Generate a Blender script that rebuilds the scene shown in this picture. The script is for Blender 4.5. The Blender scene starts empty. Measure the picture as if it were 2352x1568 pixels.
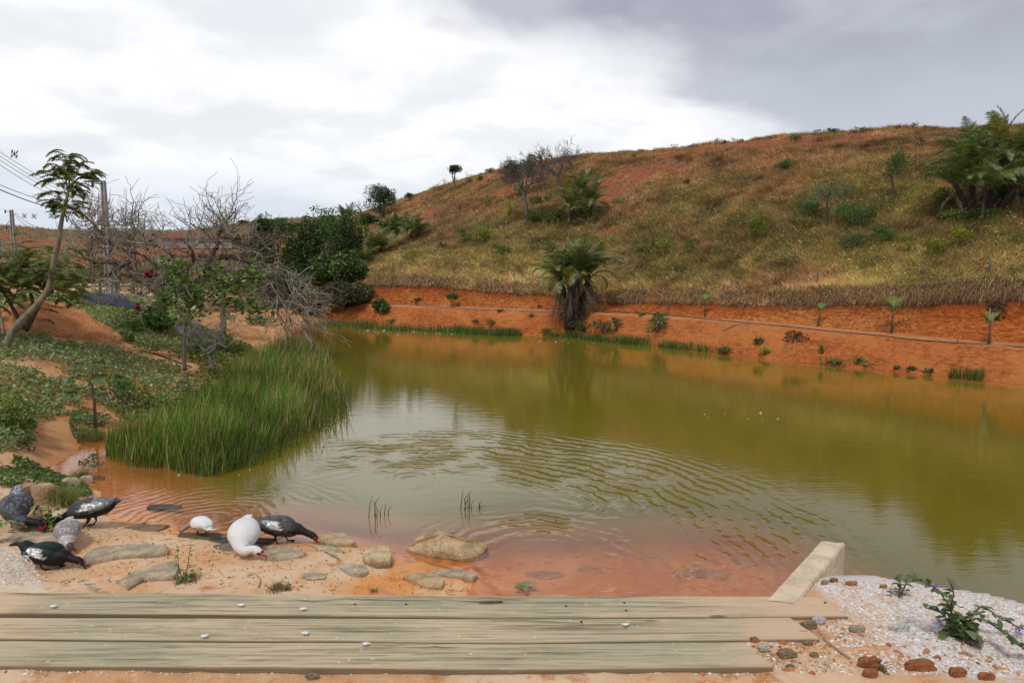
import bpy, math, random
import numpy as np
from mathutils import Vector, Matrix
from mathutils.bvhtree import BVHTree
random.seed(7)
rng = np.random.default_rng(7)
S = bpy.context.scene
C = S.collection
PI = math.pi
R = math.radians

# ---------------------------------------------------------------- camera, sky, sun, exposure
CAMZ = 2.7
FPX = 1568.0                                   # focal length in units of a 2352 wide picture (24 mm lens)
PITCH = math.atan((784 - 620) / FPX)
cam = bpy.data.cameras.new('camera'); cam.lens = 24; cam.sensor_width = 36
cam.clip_start = 0.05; cam.clip_end = 3000
co = bpy.data.objects.new('camera', cam); C.objects.link(co)
co.location = (0, 0, CAMZ); co.rotation_euler = (PI / 2 - PITCH, 0, 0)
S.camera = co
S.view_settings.view_transform = 'Standard'; S.view_settings.look = 'None'
S.view_settings.exposure = 0.28; S.view_settings.gamma = 1.0

def ray(u, v):
    a = (u - 1176) / FPX; b = (784 - v) / FPX
    c, s = math.cos(PITCH), math.sin(PITCH)
    return a, c + b * s, b * c - s             # world x, y, z of the viewing ray
def pz(u, v, z=0.0):
    d = ray(u, v); t = (z - CAMZ) / d[2]
    return Vector((d[0] * t, d[1] * t, z))
def py_(u, v, y):
    d = ray(u, v); t = y / d[1]
    return Vector((d[0] * t, y, CAMZ + d[2] * t))
def proj(x, y, z):
    c, s = math.cos(PITCH), math.sin(PITCH)
    zz = z - CAMZ
    d = y * c - zz * s; up = y * s + zz * c
    d = np.maximum(d, 1e-3)
    return 1176 + FPX * x / d, 784 - FPX * up / d

SUN_EL, SUN_AZ = R(58), R(205)                 # azimuth measured clockwise from +Y
sun = bpy.data.lights.new('sun', 'SUN'); sun.energy = 1.45; sun.angle = R(12); sun.color = (1.0, 0.96, 0.9)
so = bpy.data.objects.new('sun', sun); C.objects.link(so)
sd = Vector((math.sin(SUN_AZ) * math.cos(SUN_EL), math.cos(SUN_AZ) * math.cos(SUN_EL), math.sin(SUN_EL)))
so.rotation_euler = sd.to_track_quat('Z', 'Y').to_euler()

class NT:
    def __init__(s, nt): s.nt = nt; nt.nodes.clear()
    def n(s, typ, inp=None, **kw):
        nd = s.nt.nodes.new(typ)
        for k, v in kw.items(): setattr(nd, k, v)
        if inp:
            for k, v in inp.items():
                sock = nd.inputs[k]
                if isinstance(v, bpy.types.NodeSocket): s.nt.links.new(v, sock)
                else: sock.default_value = v
        return nd
    def math(s, op, a, b=0.0, c=None, clamp=False):
        i = {0: a, 1: b}
        if c is not None: i[2] = c
        return s.n('ShaderNodeMath', i, operation=op, use_clamp=clamp).outputs[0]
    def mix(s, f, a, b, blend='MIX'):
        def c4(x): return x if isinstance(x, bpy.types.NodeSocket) else (tuple(x) + (1,))[:4]
        return s.n('ShaderNodeMix', {0: f, 6: c4(a), 7: c4(b)}, data_type='RGBA', blend_type=blend).outputs[2]
    def ramp(s, f, a, b, smooth=True):
        return s.n('ShaderNodeMapRange', {0: f, 1: a, 2: b, 3: 0.0, 4: 1.0}, interpolation_type='SMOOTHSTEP' if smooth else 'LINEAR').outputs[0]
    def noise(s, vec, scale, detail=4, rough=0.55, dist=0.0):
        return s.n('ShaderNodeTexNoise', {'Vector': vec, 'Scale': scale, 'Detail': detail, 'Roughness': rough, 'Distortion': dist}).outputs[0]
    def mapping(s, vec, scale=(1, 1, 1), rot=(0, 0, 0), loc=(0, 0, 0)):
        return s.n('ShaderNodeMapping', {0: vec, 1: loc, 2: rot, 3: scale}).outputs[0]

w = bpy.data.worlds.new('World'); S.world = w; w.use_nodes = True
t = NT(w.node_tree)
sky = t.n('ShaderNodeTexSky', sky_type='NISHITA', sun_disc=False, sun_elevation=SUN_EL, sun_rotation=SUN_AZ)
dirv = t.n('ShaderNodeTexCoord').outputs['Generated']
sep = t.n('ShaderNodeSeparateXYZ', {0: dirv})
zc = t.math('MAXIMUM', t.math('ABSOLUTE', sep.outputs[2]), 0.0)
den = t.math('ADD', zc, 0.22)
pl = t.n('ShaderNodeCombineXYZ', {0: t.math('DIVIDE', sep.outputs[0], den), 1: t.math('DIVIDE', sep.outputs[1], den), 2: 0.0}).outputs[0]
n1 = t.noise(pl, 1.1, 6, 0.55, 0.3)
n2 = t.noise(t.mapping(pl, loc=(4.3, 1.7, 0)), 2.2, 5, 0.5, 0.2)
n3 = t.noise(t.mapping(pl, loc=(9.3, 5.7, 0)), 0.55, 4, 0.5, 0.0)
# edge of the dark cloud bank: the half of the sky beyond one great circle
a_ = Vector(ray(1080, 0)).normalized(); b_ = Vector(ray(1580, 260)).normalized()
nrm = a_.cross(b_).normalized()
if nrm.dot(Vector(ray(2200, 50))) < 0: nrm = -nrm
dp = t.n('ShaderNodeVectorMath', {0: dirv, 1: tuple(nrm)}, operation='DOT_PRODUCT').outputs['Value']
edge = t.math('ADD', dp, t.math('MULTIPLY', t.math('SUBTRACT', n2, 0.5), 0.22))
edge = t.math('ADD', edge, t.math('MULTIPLY', t.math('SUBTRACT', n1, 0.5), 0.30))
bank = t.ramp(edge, -0.03, 0.06)
white = t.mix(t.ramp(n2, 0.40, 0.60), (0.70, 0.72, 0.755), (0.86, 0.865, 0.875))
white = t.mix(t.math('MULTIPLY', t.ramp(n3, 0.50, 0.68), 0.3), white, (0.56, 0.59, 0.66))
low = t.ramp(t.math('ADD', sep.outputs[2], t.math('MULTIPLY', t.math('SUBTRACT', n1, 0.5), 0.18)), 0.20, 0.05)
low = t.math('MULTIPLY', low, t.ramp(sep.outputs[0], 0.05, -0.35))
white = t.mix(t.math('MULTIPLY', low, 0.65), white, (0.50, 0.57, 0.68))
grey = t.mix(t.ramp(n2, 0.38, 0.64), (0.30, 0.31, 0.375), (0.44, 0.46, 0.53))
grey = t.mix(t.ramp(sep.outputs[2], 0.38, 0.14), grey, (0.46, 0.49, 0.56))
cloud = t.mix(bank, white, grey)
skyc = t.n('ShaderNodeVectorMath', {0: sky.outputs[0], 3: 0.10}, operation='SCALE').outputs[0]
gap = t.math('MULTIPLY', t.ramp(n3, 0.66, 0.76), 0.6)
final = t.mix(gap, cloud, skyc)
bg = t.n('ShaderNodeBackground', {0: final, 1: 1.0})
t.n('ShaderNodeOutputWorld', {0: bg.outputs[0]})

# ---------------------------------------------------------------- helpers
def tag(o, label=None, cat=None, group=None, kind=None):
    if label: o['label'] = label
    if cat: o['category'] = cat
    if group: o['group'] = group
    if kind: o['kind'] = kind
    return o
def empty(name, loc, rz=0.0, label=None, cat=None, group=None):
    o = bpy.data.objects.new(name, None); C.objects.link(o)
    o.location = loc; o.rotation_euler = (0, 0, rz); o.empty_display_size = 0.1
    return tag(o, label, cat, group)

class MB:
    def __init__(s): s.v = []; s.c = []; s.f = {}; s.n = 0
    def add(s, verts, faces, col=(0.5, 0.5, 0.5)):
        verts = np.asarray(verts, dtype=np.float64).reshape(-1, 3)
        col = np.asarray(col, dtype=np.float64)
        if col.ndim == 1: col = np.tile(col, (len(verts), 1))
        faces = np.asarray(faces, dtype=np.int64)
        s.v.append(verts); s.c.append(col)
        s.f.setdefault(faces.shape[1], []).append(faces + s.n); s.n += len(verts)
    def addl(s, verts, faces, col=(0.5, 0.5, 0.5)):      # faces of mixed size
        base = s.n; verts = np.asarray(verts, dtype=np.float64).reshape(-1, 3)
        col = np.asarray(col, dtype=np.float64)
        if col.ndim == 1: col = np.tile(col, (len(verts), 1))
        s.v.append(verts); s.c.append(col)
        for f in faces: s.f.setdefault(len(f), []).append(np.array([f]) + base)
        s.n += len(verts)
    def mesh(s, name, mat, smooth=True):
        V = np.concatenate(s.v) if s.v else np.zeros((0, 3)); Cc = np.concatenate(s.c) if s.c else np.zeros((0, 3))
        me = bpy.data.meshes.new(name)
        me.vertices.add(len(V)); me.vertices.foreach_set('co', V.astype(np.float32).ravel())
        loops = []; starts = []; off = 0
        for k, fl in s.f.items():
            F = np.concatenate(fl); loops.append(F.ravel())
            starts.append(off + np.arange(len(F)) * k); off += F.size
        L = np.concatenate(loops).astype(np.int32); St = np.concatenate(starts).astype(np.int32)
        me.loops.add(len(L)); me.loops.foreach_set('vertex_index', L)
        me.polygons.add(len(St)); me.polygons.foreach_set('loop_start', St)
        me.update(calc_edges=True)
        if smooth: me.polygons.foreach_set('use_smooth', np.ones(len(St), dtype=bool))
        else: me.polygons.foreach_set('use_smooth', np.zeros(len(St), dtype=bool))
        at = me.color_attributes.new('Col', 'FLOAT_COLOR', 'POINT')
        cc = np.ones((len(V), 4), dtype=np.float32); cc[:, :3] = Cc
        at.data.foreach_set('color', cc.ravel())
        me.materials.append(mat)
        return me
    def build(s, name, mat, parent=None, loc=(0, 0, 0), smooth=True):
        o = bpy.data.objects.new(name, s.mesh(name, mat, smooth)); C.objects.link(o)
        o.location = loc
        if parent is not None: o.parent = parent
        return o

def tube(mb, pts, rad, sides=6, col=(0.3, 0.3, 0.3), cap=True):
    P = np.asarray([tuple(p) for p in pts], dtype=float); n = len(P)
    rad = np.broadcast_to(np.asarray(rad, dtype=float), (n,))
    T = np.gradient(P, axis=0); T /= (np.linalg.norm(T, axis=1, keepdims=True) + 1e-9)
    up = np.array([0, 0, 1.0]) if abs(T[0, 2]) < 0.9 else np.array([1.0, 0, 0])
    A = np.cross(T, up); A /= (np.linalg.norm(A, axis=1, keepdims=True) + 1e-9)
    B = np.cross(T, A)
    th = np.linspace(0, 2 * PI, sides, endpoint=False)
    V = P[:, None, :] + rad[:, None, None] * (A[:, None, :] * np.cos(th)[None, :, None] + B[:, None, :] * np.sin(th)[None, :, None])
    i = np.arange(n - 1)[:, None] * sides; j = np.arange(sides)[None, :]; j2 = (j + 1) % sides
    F = np.stack([i + j, i + j2, i + sides + j2, i + sides + j], -1).reshape(-1, 4)
    col = np.asarray(col, dtype=float)
    if col.ndim == 2: col = np.repeat(col, sides, axis=0)
    mb.add(V.reshape(-1, 3), F, col)
    if cap and sides > 3:
        mb.f.setdefault(sides, []).append(np.array([[mb.n - sides + k for k in range(sides)]]))
        mb.f.setdefault(sides, []).append(np.array([[mb.n - n * sides + k for k in range(sides)][::-1]]))

def crom(pts, k):                     # Catmull-Rom through rows of pts, k samples per span
    P = np.asarray(pts, dtype=float); P = np.vstack([2 * P[0] - P[1], P, 2 * P[-1] - P[-2]])
    out = []
    for i in range(1, len(P) - 2):
        for q in range(k):
            u = q / k
            out.append(0.5 * ((2 * P[i]) + (-P[i - 1] + P[i + 1]) * u + (2 * P[i - 1] - 5 * P[i] + 4 * P[i + 1] - P[i + 2]) * u * u + (-P[i - 1] + 3 * P[i] - 3 * P[i + 1] + P[i + 2]) * u ** 3))
    out.append(P[-2])
    return np.array(out)

def leaves(mb, pos, size, cols, updir=None, aspect=0.5, flat=0.0):
    """diamond leaves at pos; random directions, flat>0 turns them towards horizontal"""
    n = len(pos)
    d = rng.normal(size=(n, 3)); d[:, 2] *= (1 - flat)
    if updir is not None: d += updir
    d /= np.linalg.norm(d, axis=1, keepdims=True) + 1e-9
    q = rng.normal(size=(n, 3)); q[:, 2] *= (1 - flat * 0.7)
    sv = np.cross(d, q); sv /= np.linalg.norm(sv, axis=1, keepdims=True) + 1e-9
    nm = np.cross(d, sv)
    L = (np.asarray(size) * rng.uniform(0.6, 1.35, n))[:, None]
    a = pos - d * L * 0.5; b = pos + sv * L * aspect * 0.5 + nm * L * 0.06; c = pos + d * L * 0.5; e = pos - sv * L * aspect * 0.5 + nm * L * 0.06
    V = np.stack([a, b, c, e], 1).reshape(-1, 3)
    mb.add(V, np.arange(4 * n).reshape(-1, 4), np.repeat(cols, 4, axis=0))

def blades(mb, pos, h, wd, lean, cols, bend=0.35, two=True, tipmul=1.15):
    n = len(pos)
    h = np.broadcast_to(np.asarray(h, dtype=float), (n,)); wd = np.broadcast_to(np.asarray(wd, dtype=float), (n,))
    az = rng.uniform(0, 2 * PI, n); side = np.stack([np.cos(az), np.sin(az), np.zeros(n)], 1) * wd[:, None] * 0.5
    top = pos + lean * h[:, None] + np.array([0, 0, 1.0]) * h[:, None]
    if two:
        mid = pos + lean * h[:, None] * bend + np.array([0, 0, 0.55]) * h[:, None]
        V = np.stack([pos - side, pos + side, mid + side * 0.8, mid - side * 0.8, top], 1).reshape(-1, 3)
        b = np.arange(n)[:, None] * 5
        c5 = np.repeat(cols, 5, axis=0).reshape(n, 5, 3).copy(); c5[:, 4] *= tipmul
        o = mb.n
        mb.add(V, b + np.array([[0, 1, 2, 3]]), c5.reshape(-1, 3))
        mb.f.setdefault(3, []).append(b + np.array([[3, 2, 4]]) + o)
    else:
        V = np.stack([pos - side, pos + side, top], 1).reshape(-1, 3)
        mb.add(V, np.arange(3 * n).reshape(-1, 3), np.repeat(cols, 3, axis=0))

def varcol(base, n, v=0.25, hue=0.12):
    base = np.asarray(base, dtype=float)
    if base.ndim == 1: base = np.tile(base, (n, 1))
    return np.clip(base * np.exp(rng.normal(0, v, (n, 1))) * np.exp(rng.normal(0, hue, (n, 3))), 0.003, 0.9)
def pick(cols, n, wts=None):
    cols = np.asarray(cols, dtype=float)
    return cols[rng.choice(len(cols), n, p=wts)]

_lat = rng.random((8, 256, 256))
def vnoise(x, y, k=0):
    L = _lat[k % 8]
    xi = np.floor(x).astype(int); yi = np.floor(y).astype(int); fx = x - xi; fy = y - yi
    fx = fx * fx * (3 - 2 * fx); fy = fy * fy * (3 - 2 * fy)
    a = L[xi % 256, yi % 256]; b = L[(xi + 1) % 256, yi % 256]; c = L[xi % 256, (yi + 1) % 256]; d = L[(xi + 1) % 256, (yi + 1) % 256]
    return (a * (1 - fx) + b * fx) * (1 - fy) + (c * (1 - fx) + d * fx) * fy
def fbm(x, y, sc=1.0, octv=4, k=0, g=0.5):
    s = 0; a = 1; tt = 0
    for o in range(octv):
        s = s + a * vnoise(x * sc + 17.3 * o, y * sc + 9.1 * o, k + o); tt += a; a *= g; sc *= 2.03
    return s / tt - 0.5
def sstep(a, b, x):
    t_ = np.clip((x - a) / (b - a), 0, 1); return t_ * t_ * (3 - 2 * t_)
def inpoly(u, v, poly):
    u = np.asarray(u); v = np.asarray(v); ins = np.zeros(u.shape, bool); n = len(poly)
    for i in range(n):
        x1, y1 = poly[i]; x2, y2 = poly[(i + 1) % n]
        cnd = ((y1 > v) != (y2 > v)) & (u < (x2 - x1) * (v - y1) / (y2 - y1 + 1e-12) + x1)
        ins ^= cnd
    return ins

# ---------------------------------------------------------------- materials
def newmat(name):
    m = bpy.data.materials.new(name); m.use_nodes = True
    return m, NT(m.node_tree)
def finish(t, shader, disp=None):
    t.n('ShaderNodeOutputMaterial', {0: shader})
def leaf_mat(name, trans=0.28, rough=0.5, spec=0.35):
    m, t = newmat(name)
    c = t.n('ShaderNodeAttribute', attribute_name='Col').outputs['Color']
    p = t.n('ShaderNodeBsdfPrincipled', {'Base Color': c, 'Roughness': rough, 'Specular IOR Level': spec}).outputs[0]
    tc = t.mix(1.0, c, (1.25, 1.35, 0.7), 'MULTIPLY')
    tr = t.n('ShaderNodeBsdfTranslucent', {0: tc}).outputs[0]
    finish(t, t.n('ShaderNodeMixShader', {0: trans, 1: p, 2: tr}).outputs[0]); return m
def rough_mat(name, base=None, dark=0.6, scale=8.0, bump=0.3, rough=0.85, stretch=(1, 1, 1), spec=0.2, fine=60.0, bscale=None):
    """base None = colour attribute; broken up by two noises"""
    m, t = newmat(name)
    tc = t.n('ShaderNodeTexCoord').outputs['Object']; mp = t.mapping(tc, stretch)
    c = t.n('ShaderNodeAttribute', attribute_name='Col').outputs['Color'] if base is None else (tuple(base) + (1,))
    if base is not None: c = t.n('ShaderNodeRGB').outputs[0]; c.default_value = tuple(base) + (1,)
    a = t.noise(mp, scale, 5, 0.6); b = t.noise(mp, fine, 3, 0.6)
    f = t.math('ADD', t.math('MULTIPLY', a, 0.65), t.math('MULTIPLY', b, 0.35))
    f = t.ramp(f, 0.36, 0.62)
    dk = t.mix(1.0, c, (dark, dark, dark), 'MULTIPLY')
    cc = t.mix(f, dk, c)
    bn = t.n('ShaderNodeBump', {'Strength': bump, 'Distance': 0.02, 'Height': t.noise(mp, bscale or scale * 3, 6, 0.65)}).outputs[0]
    p = t.n('ShaderNodeBsdfPrincipled', {'Base Color': cc, 'Roughness': rough, 'Specular IOR Level': spec, 'Normal': bn}).outputs[0]
    finish(t, p); return m

M = {}
M['leaf'] = leaf_mat('leaf'); M['glossleaf'] = leaf_mat('glossy_leaf', 0.2, 0.36, 0.5)
M['dry'] = leaf_mat('dry_grass', 0.2, 0.8, 0.1)
M['bark'] = rough_mat('bark', None, 0.5, 10, 0.6, 0.9, (1, 1, 0.3))
M['twig'] = rough_mat('twig', None, 0.7, 6, 0.1, 0.9)
M['rock'] = rough_mat('rock', None, 0.55, 9, 1.0, 0.88, fine=70)
M['clod'] = rough_mat('clod', None, 0.6, 18, 0.9, 0.95, fine=90)
M['concrete'] = rough_mat('concrete', (0.76, 0.61, 0.43), 0.7, 7, 0.6, 0.9, fine=70)
M['pole'] = rough_mat('pole_concrete', (0.42, 0.40, 0.36), 0.75, 3, 0.2, 0.9)
M['metal'] = rough_mat('dark_metal', (0.06, 0.06, 0.065), 0.7, 10, 0.1, 0.5)
M['wire'] = rough_mat('wire', (0.04, 0.04, 0.045), 0.8, 10, 0.0, 0.6)
M['plastic'] = rough_mat('white_plastic', (0.72, 0.74, 0.75), 0.9, 4, 0.05, 0.4)
M['hose'] = rough_mat('hose_black', (0.025, 0.027, 0.035), 0.8, 10, 0.0, 0.45)
M['hosegrey'] = rough_mat('hose_grey', (0.20, 0.21, 0.23), 0.8, 10, 0.0, 0.45)
M['petal'] = leaf_mat('petal', 0.3, 0.6, 0.2)
M['gravel'] = rough_mat('gravel', None, 0.8, 30, 0.3, 0.9)
M['oldwood'] = rough_mat('old_wood', (0.20, 0.15, 0.11), 0.55, 9, 0.4, 0.9, (1, 1, 0.2))

# ground material: Col.r white gravel, Col.g pale sand, Col.b wet
m, t = newmat('soil')
att = t.n('ShaderNodeAttribute', attribute_name='Col').outputs['Color']
sp = t.n('ShaderNodeSeparateColor', {0: att})
tc = t.n('ShaderNodeTexCoord').outputs['Object']
a = t.noise(tc, 1.3, 6, 0.6, 0.4); b = t.noise(tc, 9, 6, 0.65, 0.3); c = t.noise(tc, 55, 4, 0.7)
v = t.n('ShaderNodeTexVoronoi', {'Vector': tc, 'Scale': 75.0, 'Randomness': 1.0})
orange = t.mix(t.ramp(b, 0.35, 0.65), (0.38, 0.155, 0.055), (0.58, 0.27, 0.105))
orange = t.mix(t.ramp(a, 0.4, 0.62), orange, (0.60, 0.31, 0.13))
pale = t.mix(t.ramp(a, 0.38, 0.60), (0.68, 0.40, 0.20), (0.74, 0.54, 0.35))
pale = t.mix(t.ramp(b, 0.52, 0.66), pale, (0.50, 0.22, 0.09))
pale = t.mix(t.ramp(c, 0.56, 0.68), pale, (0.78, 0.62, 0.45))
soil = t.mix(sp.outputs[1], orange, pale)
gsel = t.ramp(v.outputs['Distance'], 0.25, 0.5)
vc = t.n('ShaderNodeSeparateColor', {0: v.outputs['Color']})
gcol = t.mix(t.ramp(vc.outputs[0], 0.2, 0.9, False), (0.68, 0.65, 0.61), (0.86, 0.83, 0.80))
gcol = t.mix(t.ramp(vc.outputs[1], 0.72, 0.9), gcol, (0.62, 0.38, 0.24))
gcol = t.mix(t.math('MULTIPLY', gsel, 0.3), gcol, (0.55, 0.47, 0.42))
gcol = t.mix(t.math('MULTIPLY', t.ramp(b, 0.5, 0.66), 0.55), gcol, (0.72, 0.55, 0.44))
wm = t.math('ADD', sp.outputs[0], t.math('MULTIPLY', t.math('SUBTRACT', b, 0.5), 1.2))
wm = t.math('MULTIPLY', t.ramp(wm, 0.35, 0.65), t.ramp(sp.outputs[0], 0.02, 0.2))
col = t.mix(wm, soil, gcol)
wet = t.mix(1.0, col, (1.05, 0.74, 0.40), 'MULTIPLY')
col = t.mix(sp.outputs[2], col, wet)
hsum = t.math('ADD', t.math('MULTIPLY', b, 0.6), t.math('MULTIPLY', c, 0.25))
hsum = t.math('ADD', hsum, t.math('MULTIPLY', t.math('MULTIPLY', v.outputs['Distance'], sp.outputs[0]), -0.4))
bn = t.n('ShaderNodeBump', {'Strength': 0.55, 'Distance': 0.05, 'Height': hsum}).outputs[0]
rg = t.math('SUBTRACT', 0.95, t.math('MULTIPLY', sp.outputs[2], 0.45))
finish(t, t.n('ShaderNodeBsdfPrincipled', {'Base Color': col, 'Roughness': rg, 'Specular IOR Level': 0.25, 'Normal': bn}).outputs[0])
M['soil'] = m

# hillside: Col.r bare, Col.g cut face, Col.b height on the cut
m, t = newmat('hill_soil')
att = t.n('ShaderNodeAttribute', attribute_name='Col').outputs['Color']
sp = t.n('ShaderNodeSeparateColor', {0: att})
tc = t.n('ShaderNodeTexCoord').outputs['Object']
a = t.noise(tc, 0.35, 6, 0.6, 0.5); b = t.noise(tc, 3.0, 7, 0.65, 0.4); c = t.noise(tc, 14, 5, 0.7)
dig = t.noise(t.mapping(tc, (1.2, 1.2, 9.0), (0, R(35), 0)), 1.6, 5, 0.6, 0.4)
cr = t.n('ShaderNodeTexVoronoi', {'Vector': t.n('ShaderNodeVectorMath', {0: t.mapping(tc, (1, 1, 1.4)), 1: t.n('ShaderNodeVectorMath', {0: t.n('ShaderNodeTexNoise', {'Vector': tc, 'Scale': 2.5, 'Detail': 5.0}).outputs['Color'], 3: 0.8}, operation='SCALE').outputs[0]}, operation='ADD').outputs[0], 'Scale': 4.2}, feature='DISTANCE_TO_EDGE').outputs[0]
grassy = t.mix(t.ramp(b, 0.4, 0.6), (0.20, 0.12, 0.065), (0.30, 0.21, 0.11))
bare = t.mix(t.ramp(b, 0.36, 0.62), (0.26, 0.085, 0.04), (0.38, 0.14, 0.065))
hs = t.mix(sp.outputs[0], grassy, bare)
b2 = t.noise(t.mapping(tc, (1, 1, 2.0), (0, R(30), 0)), 7.0, 7, 0.72, 0.5)
cutc = t.mix(t.ramp(b2, 0.40, 0.60), (0.30, 0.075, 0.016), (0.66, 0.20, 0.045))
cutc = t.mix(t.math('MULTIPLY', t.ramp(a, 0.46, 0.60), 0.7), cutc, (0.70, 0.26, 0.07))
cutc = t.mix(t.math('MULTIPLY', t.ramp(dig, 0.52, 0.66), 0.45), cutc, (0.27, 0.07, 0.022))
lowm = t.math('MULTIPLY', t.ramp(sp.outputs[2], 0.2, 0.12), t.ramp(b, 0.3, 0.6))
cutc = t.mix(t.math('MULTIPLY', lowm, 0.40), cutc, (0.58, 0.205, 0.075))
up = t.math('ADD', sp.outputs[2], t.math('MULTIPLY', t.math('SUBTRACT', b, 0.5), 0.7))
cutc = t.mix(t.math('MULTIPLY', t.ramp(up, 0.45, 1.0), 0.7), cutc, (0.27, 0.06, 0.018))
crk = t.math('MULTIPLY', t.ramp(cr, 0.06, 0.0), t.math('MULTIPLY', t.math('MULTIPLY', t.ramp(sp.outputs[2], 0.12, 0.3), t.ramp(a, 0.42, 0.58)), 0.5))
cutc = t.mix(t.math('MULTIPLY', t.ramp(t.noise(t.mapping(tc, (.8, .8, 2.5), (0, R(-30), 0)), 2.2, 6, .7, .8), .58, .68), .5), cutc, (0.20, 0.055, 0.02))
cutc = t.mix(t.math('MULTIPLY', t.ramp(t.noise(t.mapping(tc, (2.5, 2.5, .8), (0, R(40), 0), (3, 3, 3)), 1.3, 6, .7, .8), .60, .70), .45), cutc, (0.72, 0.38, 0.22))
cutc = t.mix(crk, cutc, (0.16, 0.04, 0.015))
cutc = t.mix(t.math('MULTIPLY', sp.outputs[0], t.ramp(c, 0.35, 0.6)), cutc, (0.66, 0.34, 0.17))
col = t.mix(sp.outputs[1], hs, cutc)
hsum = t.math('ADD', t.math('ADD', t.math('MULTIPLY', dig, 0.5), t.math('MULTIPLY', b, 0.6)), t.math('MULTIPLY', c, 0.35))
hsum = t.math('ADD', hsum, t.math('MULTIPLY', crk, -0.5))
bn = t.n('ShaderNodeBump', {'Strength': 1.0, 'Distance': 0.22, 'Height': hsum}).outputs[0]
finish(t, t.n('ShaderNodeBsdfPrincipled', {'Base Color': col, 'Roughness': 0.95, 'Specular IOR Level': 0.1, 'Normal': bn}).outputs[0])
M['hill'] = m

# ---------------------------------------------------------------- terrain: near ground, left bank and pond bed
ctl = [  # (u, v, z) picture positions seen at that height
 (60,1300,.10),(300,1345,.10),(600,1345,.08),(850,1340,.03),(300,1250,.09),(600,1275,.07),(760,1290,.06),(1000,1320,.03),(30,1200,.12),
 (150,1170,.12),(220,1205,.05),(340,1203,0.0),(500,1232,0.0),(660,1240,0.0),(800,1250,0.01),(900,1285,0.0),(1100,1318,-.01),(850,1364,-.02),(940,1305,.02),
 (1150,1350,-.05),(1400,1360,-.07),(1700,1360,-.09),(1300,1300,-.07),(1500,1265,-.16),(1650,1262,-.15),(1800,1300,-.17),(1350,1245,-.3),(1000,1235,-.34),(1150,1290,-.07),(1400,1330,-.06),(1600,1320,-.08),(1700,1340,-.08),(700,1195,-.34),(450,1165,-.16),(850,1225,-.28),(600,1150,-.45),
 (1200,1200,-.6),(1600,1200,-.8),(2000,1230,-.8),(2330,1300,-.5),(1200,1000,-1.2),(1800,1000,-1.3),(900,900,-1),(830,800,-.9),(1500,870,-1.2),(2200,950,-1.2),
 (330,1100,-.13),(210,1062,-.07),(118,1072,0),(212,1120,0),(160,1030,.04),(390,1150,-.05),(300,1160,-.06),
 (0,1060,.2),(0,1150,.2),(100,1110,.12),(60,1010,.3),(0,950,.5),(165,1000,.08),(120,960,.28),(225,1000,.0),(0,880,.75),(200,920,.35),(350,900,.22),(430,870,.15),
 (0,800,1.05),(200,860,.62),(300,800,.7),(450,800,.45),(560,800,.2),(640,790,0),(100,790,1.05),(0,740,1.3),(200,750,1.15),(370,745,1.02),(300,720,1.2),(450,740,.7),
 (590,785,.12),(520,745,.2),(470,715,.35),(250,1050,-.1),(480,1080,-.25),(640,1000,-.3),(560,900,-.1),(680,850,-.25),(720,900,-.35),(700,775,-.1),
 (0,700,1.6),(200,690,1.5),(400,700,.9),(100,670,1.6),(-200,900,.9),(-200,1100,.5),(-300,780,1.4),(-400,700,1.9),(-300,1300,.5)]
K = np.array([[*pz(u, v_, z)] for u, v_, z in ctl] + [
 (0, 1.5, -.06), (-2, 1.5, .0), (3, 1.5, -.15), (3, 4.5, -.25), (6, 3, -.5), (9, 5, -.6), (-6, 3, .4), (-9, 4, .6), (14, 14, -1.2), (14, 6, -1.1), (20, 20, -1.2), (0, 36, -.6), (-4, 37, -.3), (-7, 38, .0), (-12, 40, .8), (-22, 42, 1.5), (-35, 42, 1.8), (10, 40, -1), (-35, 20, 2.2), (-25, 10, 1.5)])
def tps(r2): return 0.5 * r2 * np.log(r2 + 1e-9)
def _mp(x, y):                                   # fit in (x/y-ish, log y) so that near detail is kept
    return np.stack([x / (np.maximum(y, 0.4) + 4.0) * 2.2, np.log(np.maximum(y, 0.4) + 2.0)], -1)
KP = _mp(K[:, 0], K[:, 1]); nK = len(K)
r2 = ((KP[:, None] - KP[None]) ** 2).sum(-1)
Am = np.zeros((nK + 3, nK + 3)); Am[:nK, :nK] = tps(r2) + np.eye(nK) * 0.0008
Am[:nK, nK] = 1; Am[:nK, nK + 1:] = KP; Am[nK, :nK] = 1; Am[nK + 1:, :nK] = KP.T
Wt = np.linalg.solve(Am, np.concatenate([K[:, 2], [0, 0, 0]]))
def base_h(x, y):
    sh = x.shape; P = _mp(x.ravel(), y.ravel()); out = np.empty(len(P))
    for i in range(0, len(P), 20000):
        q = P[i:i + 20000]; out[i:i + 20000] = tps(((q[:, None] - KP[None]) ** 2).sum(-1)) @ Wt[:nK] + Wt[nK] + q @ Wt[nK + 1:]
    return np.clip(out.reshape(sh), -1.6, 3.0)
WR0 = pz(1770, 1367, 1.1); WR1 = pz(1885, 1240, 1.1); WL0 = pz(110, 1360, 1.1); WL1 = pz(20, 1255, 1.1)
def lerpx(A, B, y): return A.x + (B.x - A.x) * (y - A.y) / (B.y - A.y)
er = [pz(1945, 1315, .92), pz(2010, 1347, .98), pz(2120, 1368, 1.0), pz(2352, 1408, 1.02), Vector((4.2, 3.1, 1)), Vector((9, 2.2, 1))]
erx = [WR0.x] + [p.x for p in er]; ery = [4.02] + [p.y for p in er]
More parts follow.
